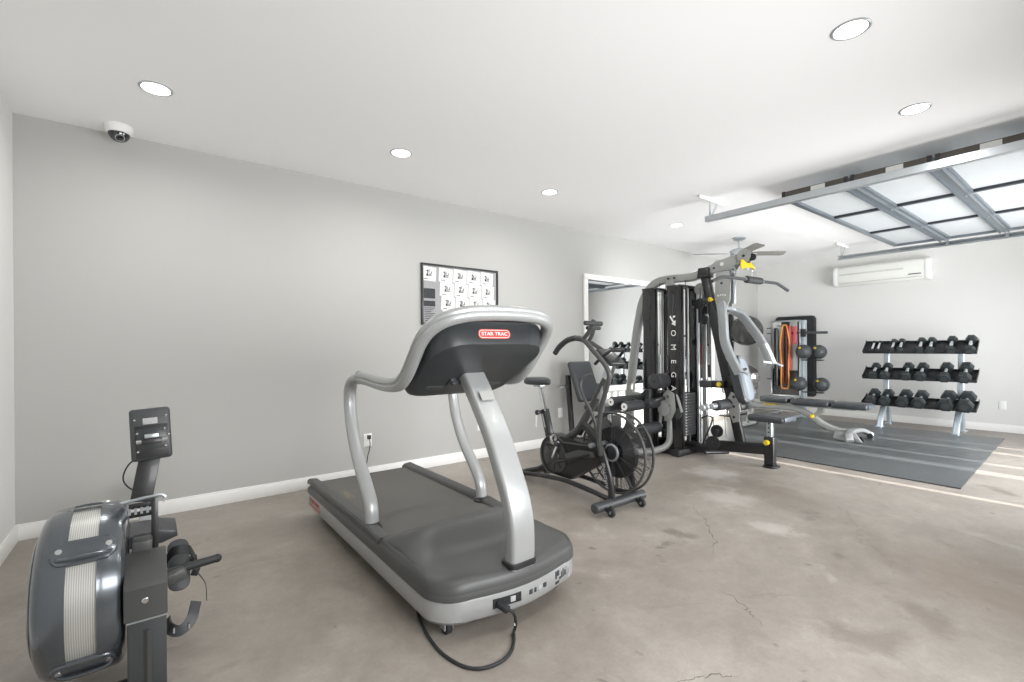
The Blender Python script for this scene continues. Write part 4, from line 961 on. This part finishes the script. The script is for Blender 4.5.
# seat, back pad
pn = V((0, -.97, .24)).normalized(); pu = V((0, .24, .97)).normalized()
bp_ = obj('back_pad', B().prism(rrect(.25, .50, .09, 6), (GX - .04, 2.40, .85), (1, 0, 0), pu, .085, bev=.026), 'vinyl', t)
obj('pad_face', B().prism(rrect(.19, .43, .07, 6), V((GX - .04, 2.40, .85)) + pn * .040, (1, 0, 0), pu, .012, bev=.005), 'vinyl_lit', bp_, label='front face of the back pad, tinted as if daylit')  # daylight on the pad front painted as a lighter vinyl
obj('pad_mount', B().bb((GX - .06, 2.44, .78), (GX + .06, 2.54, .88), bev=.006), 'black', t)
sp = obj('seat_pad', B().box((GX, 2.13, .487), (.30, .34, .065), bev=.026, seg=3), 'vinyl', t)
obj('seat_front_edge', B().box((GX, 1.957, .49), (.25, .02, .045), bev=.008), 'vinyl_lit', sp, label='front edge of the seat, tinted as if daylit')  # lighter vinyl paints the daylight on this edge
po = obj('seat_post', B().bb((GX - .028, 2.115, .22), (GX + .028, 2.165, .46), bev=.005), 'steel', t)
for z in (.30, .345, .39, .43): obj('post_hole', B().cyl((GX - .0285, 2.14, z), (GX - .03, 2.14, z), .008, 10), 'black', po)
obj('seat_column', B().bb((GX - .038, 2.095, .01), (GX + .038, 2.185, .30), bev=.006), 'black', t)
obj('seat_pin', B().cyl((GX - .038, 2.15, .245), (GX - .075, 2.15, .245), .026, 18, bev=.006), 'yellow', t, label='yellow seat pin')
obj('foot_plate', B().prism(rrect(.15, .13, .04), (GX, 2.13, .008), (1, 0, 0), (0, 1, 0), .016, bev=.004), 'black', t)
# yellow knob block and grey pad on the upright
obj('pad_slider', B().bb((GX - .10, 2.56, .755), (GX - .02, 2.70, .83), bev=.008), 'black', t)
obj('slider_pin', B().cyl((GX - .10, 2.60, .795), (GX - .135, 2.60, .795), .024, 18, bev=.006), 'yellow', t, label='yellow slider pin')
obj('slider_pad', B().bb((GX - .10, 2.70, .75), (GX - .03, 2.84, .825), bev=.014), 'vinyl', t)
# leg extension rollers of the press station
obj('leg_plate', B().prism([(2.50, .72), (2.44, .70), (2.40, .55), (2.42, .42), (2.48, .40), (2.52, .50), (2.54, .64)], (GX - .06, 0, 0), (0, 1, 0), (0, 0, 1), .012, bev=.003), 'gymgrey', t)
for z in (.67, .57, .46): obj('plate_hole', B().cyl((GX - .066, 2.47, z), (GX - .068, 2.47, z), .014, 12), 'black', t)
obj('roller_bar', B().cyl((4.22, 2.50, .60), (GX - .02, 2.50, .60), .013, 12), 'chrome', t)
obj('foam_roller', B().cyl((4.48, 2.50, .60), (4.73, 2.50, .60), .055, 24, bev=.012), 'foam', t)
[obj('roller_collar', B().cyl((q0, 2.50, .60), (q1, 2.50, .60), .031, 18, bev=.004), 'steel', t) for q0, q1 in ((4.40, 4.49), (4.30, 4.33), (4.23, 4.25))]
# low pulleys and cables
pulley(2.63, .30, .065, x=4.75); pulley(2.60, .195, .072, x=4.62)
obj('pulley_fork', B().bar((4.66, 2.66, .13), (4.66, 2.58, .33), .04, .03, .004), 'black', t)
for x, y0, z0, y1, z1 in ((4.83, 2.78, .12, 2.80, 1.66), (4.75, 2.74, .2, 2.83, 1.84), (4.70, 2.64, .28, 2.73, 1.9), (4.98, 2.66, .2, 2.73, 1.2)):
    obj('cable', B().cyl((x, y0, z0), (x + .02, y1, z1), .0035, 6), 'black', t)
obj('low_handle', B().tube(smooth([(4.60, 2.72, .44), (4.60, 2.66, .47), (4.60, 2.60, .44), (4.58, 2.68, .22), (4.58, 2.70, .16)]), .008, 8), 'black', t)
obj('foot_bar', B().cyl((4.45, 2.60, .12), (4.72, 2.50, .10), .018, 12), 'black', t)
obj('snap_hook', B().torus((4.60, 2.69, .50), (1, 0, 0), .028, .004, 20, 6), 'steel', t)
# second station towards the camera
obj('station_arm', B().sweep(fillet([(4.62, 3.10, .50), (4.58, 3.09, .30), (4.56, 3.08, .10), (4.40, 3.16, .045), (4.15, 3.32, .04)], .12, 6), rrect(.06, .055, .014, 3)), 'gymgrey', t, label='grey curved lower arm')
obj('station_base', B().bar((4.62, 3.46, .05), (4.12, 3.46, .05), .09, .08, .012), 'black', t)
obj('station_beam', B().bar((4.16, 3.46, .06), (4.16, 4.05, .06), .08, .08, .01), 'black', t)
obj('station_upright', B().bar((4.40, 3.24, .08), (4.40, 3.24, .72), .05, .07, .008, up=(0, 1, 0)), 'black', t)
sp2 = obj('station_plate', B().prism([(3.10, .72), (3.02, .68), (3.0, .50), (3.06, .38), (3.14, .36), (3.17, .52), (3.16, .66)], (4.56, 0, 0), (0, 1, 0), (0, 0, 1), .014, bev=.004), 'gymgrey', t)
for y, z in ((3.09, .64), (3.08, .54), (3.09, .44)): obj('plate_bolt', B().cyl((4.552, y, z), (4.54, y, z), .018, 14), 'chrome', sp2)
obj('station_disc', B().lathe((4.53, 3.13, .50), (-1, 0, 0), [(0, .075), (.012, .075), (.012, 0)], 26), 'gymgrey', t)
obj('station_cam', B().lathe((4.60, 3.02, .46), (-1, 0, 0), [(0, .07), (.02, .07), (.022, .0)], 26), 'dark', t)
obj('station_lever', B().tube(fillet([(4.60, 3.02, .70), (4.58, 2.98, .60), (4.58, 2.94, .48)], .03, 4), .016, 10), 'silver', t)
def roller(x0, x1, y, z, r, capc='dark', name='foam_roller'):
    o = obj(name, B().cyl((x0, y, z), (x1, y, z), r, 24, bev=.012), 'foam', t)
    obj('roller_cap', B().cyl((x0 - .003, y, z), (x0 + .01, y, z), r * .72 if capc == 'white' else r * .8, 20), capc, o, label='pale end cap' if capc == 'white' else None) if capc else None
    obj('cap_bolt', B().cyl((x0 - .006, y, z), (x0 - .002, y, z), r * .2, 10), 'black', o)
roller(4.00, 4.30, 3.44, .592, .056, 'white'); roller(4.33, 4.62, 3.44, .592, .052, 'dark')
roller(4.00, 4.29, 3.255, .557, .056, 'white'); roller(4.34, 4.56, 3.22, .565, .056, 'dark')
roller(4.40, 4.64, 3.16, .812, .086, 'dark', 'top_roller_pad'); roller(4.22, 4.54, 3.22, .29, .065, 'dark', 'lower_roller')
obj('roller_rod', B().cyl((4.02, 3.44, .592), (4.62, 3.44, .592), .012, 10).cyl((4.02, 3.255, .557), (4.33, 3.24, .56), .012, 10).cyl((4.5, 3.22, .565), (4.66, 3.21, .568), .016, 12).cyl((4.5, 3.22, .29), (4.60, 3.21, .29), .022, 12).cyl((4.60, 3.16, .812), (4.62, 3.10, .6), .014, 10), 'chrome', t)
obj('roller_carriage', B().bar((4.32, 3.46, .60), (4.32, 3.22, .56), .026, .05, .006).bar((4.32, 3.24, .56), (4.56, 3.14, .62), .03, .04, .005), 'black', t)
obj('roller_strut', B().bar((4.54, 3.20, .26), (4.54, 3.16, .60), .028, .03, .005, up=(0, 1, 0)), 'silver', t)
obj('station_knob', B().sphere((4.40, 3.28, .70), .02, 14), 'chrome', t)
obj('station_knob', B().cyl((4.34, 3.30, .66), (4.40, 3.26, .72), .010, 10), 'black', t)
obj('station_seat', B().box((4.14, 3.66, .50), (.34, .34, .07), bev=.028, seg=3), 'vinyl', t)
obj('station_seat_post', B().bar((4.14, 3.66, .06), (4.14, 3.66, .48), .06, .06, .008, up=(0, 1, 0)), 'black', t)
obj('station_back_pad', B().box((4.11, 3.945, .79), (.36, .075, .50), rot=(math.radians(-22), 0, 0), bev=.032, seg=3), 'vinyl', t)
obj('back_pad_post', B().bar((4.00, 4.03, .04), (3.99, 4.10, .86), .045, .06, .008, up=(0, 1, 0)), 'black', t)
obj('back_pad_lever', B().cyl((3.98, 4.08, .735), (3.84, 4.02, .735), .017, 14), 'black', t)
obj('lever_tip', B().cyl((3.85, 4.02, .735), (3.76, 3.99, .725), .013, 12), 'steel', t)
# yellow strap and chain hanging from the boom, then the lat bar
c = thing('lat_pulldown_bar', 'curved dark steel lat pulldown bar with black centre grip hanging from the boom', 'lat bar', (4.93, 2.33, 1.84), None)
yb = 2.33
obj('bar', B().tube(fillet([(4.13, yb, 1.80), (4.32, yb, 1.862), (4.78, yb, 1.872), (5.48, yb, 1.885), (5.74, yb, 1.825)], .06, 5), .0165, 12), 'dark', c)
obj('centre_grip', B().cyl((4.78, yb, 1.872), (5.09, yb, 1.878), .036, 24, bev=.010), 'foam', c, label='black ribbed centre grip')
for x in (4.76, 5.11): obj('grip_collar', B().cyl((x - .02, yb, 1.874), (x + .02, yb, 1.874), .021, 16), 'chrome', c)
for i in range(8):
    obj('chain_link', B().torus((4.90, yb, 1.92 + i * .024), (1, 0, 0) if i % 2 else (0, 1, 0), .010, .003, 14, 6), 'steel', c)
y = thing('strap_attachment', 'yellow strap attachment hanging beside the chain at the boom tip', 'strap', (GX - .02, 2.30, 1.9))
obj('strap', B().prism([(-.075, .065), (-.05, .07), (-.03, .03), (.0, .015), (.025, .04), (.045, .01), (.075, -.03), (.065, -.04), (.03, -.012), (.01, -.01), (-.02, -.015), (-.05, -.03), (-.07, -.03), (-.08, .0)], (GX - .01, 2.34, 2.015), V((.80, -.6, 0)), (0, 0, 1), .022, bev=.006), 'yellow', y)
obj('strap_ring', B().torus((GX - .02, 2.35, 2.00), (1, 1, 0), .02, .005, 18, 6), 'steel', y)

# ------------------------------------------------------------------ adjustable bench
nx_ = 7.0; mz = .011
t = thing('weight_bench', 'low adjustable weight bench with grey curved frame on the rubber mat', 'bench', (nx_, 2.6, mz))
for y0, y1, nm in ((1.90, 2.29, 'back_pad'), (2.315, 2.775, 'back_pad'), (2.81, 3.18, 'seat_pad')):
    z = .435 if nm == 'back_pad' else .445
    obj(nm, B().box((nx_, (y0 + y1) / 2, z), (.28, y1 - y0, .078), bev=.030, seg=3), 'vinyl', t)
obj('pad_end', B().box((nx_, 1.897, .435), (.22, .014, .045), bev=.005), 'vinyl_lit', t, label='end of the back pad, tinted as if daylit')  # daylight on the pad end is in the colour
obj('pad_rail', B().bb((nx_ - .03, 2.05, .375), (nx_ + .03, 2.85, .41), bev=.006), 'gymgrey', t)
obj('seat_rail', B().bb((nx_ - .03, 2.85, .375), (nx_ + .03, 3.30, .42), bev=.006), 'gymgrey', t)
obj('main_tube', B().sweep(smooth([(nx_, 3.38, .33), (nx_, 2.95, .345), (nx_, 2.74, .335), (nx_, 2.61, .285), (nx_, 2.50, .215), (nx_, 2.40, .15), (nx_, 2.27, .105), (nx_, 2.10, .095)]), rrect(.08, .08, .022, 3), up=(1, 0, 0)), 'gymgrey', t)
obj('front_foot', B().sweep(smooth([(6.70, 2.03, .035), (6.78, 2.06, .10), (6.9, 2.075, .118), (7.1, 2.075, .118), (7.24, 2.05, .10), (7.36, 2.0, .04)]), rrect(.05, .075, .014, 3), up=(0, 1, 0)), 'silver', t)
obj('foot_plate', B().prism([(2.22, .12), (2.06, .125), (1.965, .025), (2.12, .018), (2.24, .03)], (6.80, 0, 0), (0, 1, 0), (0, 0, 1), .012, bev=.003).prism([(2.06, .125), (2.0, .125), (1.93, .02), (1.99, .018)], (6.79, 0, 0), (0, 1, 0), (0, 0, 1), .03, bev=.004), 'silver', t)
for x in (6.86, 7.2): obj('wheel', B().cyl((x - .012, 1.965, .045), (x + .012, 1.965, .045), .034, 20, bev=.005), 'rubber', t)
obj('adjust_ladder', B().prism([(2.47, .40), (2.39, .40), (2.42, .31), (2.50, .25), (2.53, .28), (2.48, .33)], (nx_, 0, 0), (0, 1, 0), (0, 0, 1), .05, bev=.004), 'gymgrey', t)
obj('adjust_pin', B().cyl((nx_ - .03, 2.53, .26), (nx_ - .075, 2.53, .26), .024, 16, bev=.005), 'yellow', t, label='yellow adjustment knob')
obj('rear_leg', B().bar((nx_, 3.34, .33), (nx_, 3.40, .06), .06, .06, .01, up=(0, 1, 0)), 'gymgrey', t)
obj('rear_foot', B().cyl((nx_ - .26, 3.42, .045), (nx_ + .26, 3.42, .045), .034, 18, bev=.006), 'gymgrey', t)
for x in (nx_ - .25, nx_ + .25): obj('foot_cap', B().cyl((x - .02, 3.42, .048), (x + .02, 3.42, .048), .038, 18, bev=.006), 'rubber', t)
for z in (.30, .50):
    for s in (-1, 1): obj('leg_roller', B().cyl((nx_ + s * .04, 3.42, z), (nx_ + s * .22, 3.42, z), .05, 22, bev=.01), 'foam', t)
obj('roller_post', B().bar((nx_, 3.40, .28), (nx_, 3.44, .52), .04, .04, .006, up=(0, 1, 0)), 'silver', t)
obj('seat_pin', B().bb((nx_ - .06, 3.0, .36), (nx_ - .03, 3.16, .378), bev=.004), 'yellow', t, label='yellow strip under the seat')

# ------------------------------------------------------------------ dumbbell rack
t = thing('dumbbell_rack', 'three tier silver and black dumbbell rack against the far wall', 'dumbbell rack', (8.65, 1.77, 0))
ty0, ty1 = 1.17, 2.40
TR = [(8.50, 1.075, 42, .235), (8.47, .70, 36, .235), (8.43, .318, 24, .25)]
trays = []
for x, z, ang, wd in TR:
    a = math.radians(ang); d = V((math.cos(a), 0, math.sin(a))); n = V((-math.sin(a), 0, math.cos(a))); p = V((x, (ty0 + ty1) / 2, z))
    R_ = Matrix((d, V((0, 1, 0)), n)).transposed(); L_ = ty1 - ty0
    b = B(); b.box(p + d * wd / 2, (wd, L_, .006), R=R_); b.box(p + n * .018, (.006, L_, .045), R=R_, bev=.002); b.box(p + d * wd + n * .014, (.006, L_, .03), R=R_)
    tr = obj('shelf', b, 'tray', t); trays.append((p, d, n, wd))
    for yy in (ty0, ty1): obj('shelf_end', B().prism([(0, -.003), (wd, -.003), (wd + .012, .052), (wd * .82, .036), (.02, .045), (-.005, .05)], (p.x, yy, p.z), d, n, .005), 'tray', tr)
for yy in (1.36, 2.18):
    u = B(); u.sweep(smooth([(8.41, yy, .012), (8.46, yy, .12), (8.56, yy, .24), (8.68, yy, .36), (8.74, yy, .52), (8.765, yy, .75), (8.78, yy, 1.0), (8.785, yy, 1.16)]), rrect(.05, .075, .02, 4), up=(0, 1, 0))
    up_ = obj('upright', u, 'racksilver', t)
    obj('rear_leg', B().sweep(smooth([(8.90, yy + .01, .012), (8.88, yy + .01, .16), (8.84, yy + .01, .32), (8.79, yy + .01, .46), (8.765, yy, .60)]), rrect(.045, .055, .02, 4), up=(0, 1, 0)), 'racksilver', t)
    obj('foot_pad', B().prism(rrect(.13, .10, .03), (8.41, yy, .006 + .011), (1, 0, 0), (0, 1, 0), .012), 'racksilver', t)
    obj('foot_pad', B().prism(rrect(.12, .10, .03), (8.90, yy + .01, .007), (1, 0, 0), (0, 1, 0), .012), 'racksilver', t)
    for x, z, ang, wd in TR:
        obj('shelf_bracket', B().bar((8.77, yy, z + .05), (x + .15, yy, z + .13 * math.sin(math.radians(ang)) - .035), .04, .04, .004), 'racksilver', up_)
# dumbbells
M['grip'] = mat('dumbbell_grip', rgb(214, 216, 218), .35, .55)
def dumbbell(p, ax, n, r, hl, gl, label, grp):
    """p centre of handle, ax axis, n shelf normal; r hex radius, hl head length, gl grip length"""
    s_ = ax.cross(n).normalized()
    d = thing('dumbbell', label, 'dumbbell', tuple(p), grp)
    for sg in (-1, 1):
        c = p + ax * sg * (gl / 2 + hl / 2)
        b = B(); poly = [(r * math.cos(PI / 6 + k * PI / 3), r * math.sin(PI / 6 + k * PI / 3)) for k in range(6)]
        poly = [(r * math.cos(k * PI / 3), r * math.sin(k * PI / 3)) for k in range(6)]
        b.prism(poly, c, s_, n, hl, bev=min(.010, hl * .2))
        hd_ = obj('head', b, 'hex', d)
        obj('head_plate', B().cyl(c + ax * sg * (hl / 2 - .001), c + ax * sg * (hl / 2 + .0012), r * .5, 20), 'dark', hd_)
    obj('handle', B().cyl(p - ax * gl / 2, p + ax * gl / 2, max(.013, min(.016, r * .34)), 16).cyl(p - ax * gl * .25, p + ax * gl * .25, max(.0145, min(.019, r * .38)), 16, bev=.004), 'grip', d)
    return d
ordn = ['first', 'second', 'third', 'fourth', 'fifth', 'sixth', 'seventh', 'eighth']
rows = [('top', [(2.295, .028), (2.225, .028), (2.055, .043), (1.965, .044), (1.745, .049), (1.635, .050), (1.425, .056), (1.238, .060)]),
        ('middle', [(2.27, .060), (2.13, .061), (1.89, .066), (1.73, .067), (1.48, .071), (1.285, .074)]),
        ('bottom', [(2.29, .072), (2.125, .073), (1.92, .078), (1.745, .079), (1.46, .086), (1.275, .088)])]
for (nm, row), (p, d, n, wd) in zip(rows, trays):
    for i, (y, r) in enumerate(row):
        hl = .035 + (r - .024) * 1.15; gl = .135 if r < .03 else .125
        tot = 2 * hl + gl
        q = V((p.x, y, p.z)) + d * (wd / 2) + n * (r * .87 + .004)
        if nm == 'top' and r < .035: lb = 'small slim dumbbell on the top shelf, %s from the left' % ordn[i]
        else: lb = '%s hex dumbbell on the %s shelf, %s from the left' % ({'top': 'black', 'middle': 'medium black', 'bottom': 'large black'}[nm], nm, ordn[i])
        dumbbell(q, d, n, r, hl, gl, lb, 'hex dumbbells on the rack')

# ------------------------------------------------------------------ exercise balls on a stand
t = thing('ball_stand', 'black upright ball stand in the corner holding two exercise balls', 'ball stand', (8.0, 4.17, 0))
obj('post', B().bb((7.97, 4.14, .02), (8.05, 4.20, 1.75), bev=.01), 'black', t)
obj('base', B().bb((7.72, 4.02, 0), (8.30, 4.24, .03), bev=.008), 'black', t)
for z, rr, yc in ((1.28, .17, 3.90), (.53, .14, 3.93)):
    obj('ball_ring', B().torus((8.0, yc, z), (0, 0, 1), rr, .011, 36, 8).bar((8.0, yc + rr, z), (8.0, 4.16, z), .03, .02, .004), 'steel', t)
def eball(c, r, label, logo):
    o = thing('exercise_ball', label, 'exercise ball', (c[0], c[1], c[2] - r))
    b = B(); prof = []
    for i in range(49):
        a = -PI / 2 + PI * i / 48; rr = r * (1 - .006 * (math.sin(a * 14) > .75) * (abs(a) < 1.1))
        prof.append((rr * math.sin(a) + 0, max(0, rr * math.cos(a)) if 0 < i < 48 else 0))
    b.lathe(c, (0.25, .1, .96), prof, 48)
    obj('shell', b, 'ball', o, sharp=80)
    if logo: obj('print', B().box((c[0] - r * .55, c[1] - r * .835, c[2] + .005), (.08, .002, .05), rot=(0, 0, -.58)), 'greyprint', o)
    obj('air_plug', B().cyl((c[0] - r * .60, c[1] - r * .62, c[2] + r * .50), (c[0] - r * .61, c[1] - r * .63, c[2] + r * .51), .009, 10), 'dark', o)
    return o
eball((8.0, 3.90, 1.455), .255, 'large grey black exercise ball high in the corner behind the press arms', False)
eball((8.0, 3.90, .675), .19, 'smaller black exercise ball low in the corner beside the press back pad', True)

# ------------------------------------------------------------------ storage tower with bands and medicine balls
t = thing('accessory_rack', 'white metal accessory rack with upright posts beside the medicine balls', 'storage rack', (8.62, 3.5, 0))
rx = 8.58
obj('frame', B().bb((rx - .012, 3.735, .10), (rx + .012, 3.765, 1.625), bev=.004).bb((rx - .012, 3.28, .10), (rx + .012, 3.31, 1.625), bev=.004).bb((rx - .012, 3.29, 1.60), (rx + .012, 3.76, 1.625), bev=.004).bb((rx - .012, 3.29, .33), (rx + .012, 3.76, .36), bev=.004), 'steel', t)
obj('side_panel', B().bb((rx + .02, 3.60, .36), (rx + .028, 3.735, 1.60)), 'trim', t, label='white side strip')
obj('centre_panel', B().bb((rx - .004, 3.335, .78), (rx + .004, 3.455, 1.60), bev=.002), 'gymgrey', t)
obj('lower_panel', B().bb((rx + .02, 3.29, .36), (rx + .03, 3.76, .80)), 'black', t)
obj('support_post', B().bb((rx + .03, 3.225, .0), (rx + .09, 3.29, 1.62), bev=.006), 'racksilver', t, label='pale square post')
for z in (1.50, 1.41, 1.14, .90, .62): obj('peg', B().cyl((rx - .012, 3.75, z), (rx - .02, 3.82, z), .008, 8), 'black', t)
obj('long_peg', B().cyl((rx, 3.46, 1.41), (rx + .02, 2.90, 1.405), .020, 12), 'dark', t, label='long dark bar sticking out sideways')
obj('peg_mount', B().bb((rx - .03, 3.21, 1.34), (rx + .03, 3.28, 1.47), bev=.004), 'black', t)
obj('band_hook', B().cyl((rx, 3.60, 1.53), (rx - .12, 3.60, 1.54), .008, 10), 'chrome', t)
obj('base_foot', B().bb((rx - .22, 3.26, .012), (rx + .25, 3.32, .05), bev=.008).bb((rx - .22, 3.70, .012), (rx + .25, 3.76, .05), bev=.008), 'steel', t)
for z in (1.09, .56):
    obj('ball_arm', B().bar((rx + .06, 3.36, z - .135), (rx + .06, 2.98, z - .135), .10, .02, .006), 'black', t)
for y, z, lb in ((3.205, 1.095, 'dark rubber medicine ball, upper left one beside the hanging bands'), (3.055, 1.09, 'dark rubber medicine ball, upper right of the four on the rack'),
                 (3.275, .568, 'dark rubber medicine ball, lower left one below the hanging bands'), (3.02, .555, 'dark rubber medicine ball, lower right of the four on the rack')):
    x = rx - .10 if 'left' in lb else rx + .10
    o = thing('medicine_ball', lb, 'medicine ball', (x, y, z - .116), 'medicine balls on the rack')
    obj('ball', B().sphere((x, y, z), .116, 32), 'medball', o)
    obj('label_disc', B().cyl((x - .085, y + .02, z + .058), (x - .097, y + .0225, z + .066), .020, 14), 'yellow', o, label='small yellow mark')
def band(y, z1, z0, w, m, label, x, rr=.012, wave=0):
    pts = []
    for i in range(30):
        a = 2 * PI * i / 30; zz = (z1 + z0) / 2 + (z1 - z0) / 2 * max(-1, min(1, 1.25 * math.sin(a))); yy = y + w * math.cos(a) + wave * math.sin(zz * 9) * (1 if math.cos(a) < 0 else -1) * .5
        pts.append((x, yy, zz))
    b = B(); b.tube(pts, rr, 8, closed=True)
    o = obj('resistance_band', b, m, org=(x, y, z0)); tag(o, label, 'resistance band', 'bands hanging on the rack'); return o
band(3.515, 1.545, .47, .068, 'orange', 'orange yellow looped resistance band hanging on the accessory rack', rx - .05, .013, .02)
band(3.525, 1.53, .55, .036, 'brownband', 'dark brown red looped resistance band inside the orange one', rx - .03, .018)
band(3.44, 1.53, .80, .012, 'red', 'thin red resistance band right of the orange band', rx - .03, .010)
o = obj('hanging_strap', B().bb((rx - .05, 3.335, 1.22), (rx - .03, 3.385, 1.52), bev=.006), 'red', org=(rx, 3.36, 1.22)); tag(o, 'short bright red strap near the top of the accessory rack', 'strap')
o = obj('foam_roller', B().cyl((rx - .03, 3.66, .5), (rx - .03, 3.66, 1.5), .035, 16, bev=.01), 'black', org=(rx, 3.66, .5)); tag(o, 'black hanging strap bundle left of the orange band', 'strap')
o.name = 'strap_bundle'
t = thing('exercise_mat', 'tall black exercise mat hung on the wall behind the medicine balls', 'exercise mat', (9.13, 3.4, .35))
obj('mat', B().prism(rrect(.66, 1.42, .06, 6), (9.165, 3.60, 1.01), (0, 1, 0), (0, 0, 1), .05, bev=.01), 'rubber', t)
obj('mat_edge', B().tube([(9.138, 3.60 + x, 1.01 + z) for x, z in rrect(.63, 1.39, .06, 6)], .006, 6, closed=True), 'dark', t)

# ------------------------------------------------------------------ light
w = bpy.data.worlds.new('world'); S.world = w; w.use_nodes = True
bg = w.node_tree.nodes['Background']; bg.inputs['Color'].default_value = (.80, .88, 1, 1); bg.inputs['Strength'].default_value = 1.6
sun = bpy.data.lights.new('sun', 'SUN'); sun.energy = 12.0; sun.angle = math.radians(.35); sun.color = (1, .96, .9)
so = bpy.data.objects.new('sun', sun); COL.objects.link(so)
sd = V((.01, 1, -math.tan(math.radians(18)))).normalized(); so.rotation_euler = sd.to_track_quat('-Z', 'Y').to_euler()
def daylight(name, x0, x1, z0, z1, e, y, up=0):
    l = bpy.data.lights.new(name, 'AREA'); l.shape = 'RECTANGLE'; l.size = x1 - x0; l.size_y = z1 - z0; l.energy = e; l.color = (.975, .985, 1); l.spread = math.radians(145)
    o = bpy.data.objects.new(name, l); COL.objects.link(o); o.location = ((x0 + x1) / 2, y, (z0 + z1) / 2); o.rotation_euler = (math.radians(90 + up), 0, 0)
daylight('garage_daylight', OX0 + .05, OX1 - .05, .1, 1.75, 118, YR + .12, 8)
daylight('added_window_fill', WX0 + .1, WX1 - .1, WZ0 + .05, 1.65, 46, YR + .10, 0)  # fill lamp just inside the added window

S.cycles.max_bounces = 14; S.cycles.diffuse_bounces = 8; S.cycles.transparent_max_bounces = 16
# ------------------------------------------------------------------ camera
f = 470.0; A = math.atan(613 / 470.0); ro = .0072
Fv = V((math.cos(A), math.sin(A), 0)); Rv = V((math.sin(A), -math.cos(A), 0)); Uv = V((0, 0, 1))
Xc = (Rv - Uv * ro).normalized(); Yc = (Uv + Rv * ro).normalized()
cam = bpy.data.cameras.new('camera'); co = bpy.data.objects.new('camera', cam); COL.objects.link(co)
co.matrix_world = Matrix.Translation((0, 0, 1.2)) @ Matrix((Xc, Yc, -Fv)).transposed().to_4x4()
cam.sensor_fit = 'HORIZONTAL'; cam.sensor_width = 36; cam.lens = f / 1024 * 36; cam.shift_y = 6.4 / 1024; cam.clip_start = .05
S.camera = co
S.view_settings.view_transform = 'Standard'; S.view_settings.look = 'None'; S.view_settings.gamma = 1; S.view_settings.exposure = 0.50
S.view_settings.use_curve_mapping = False
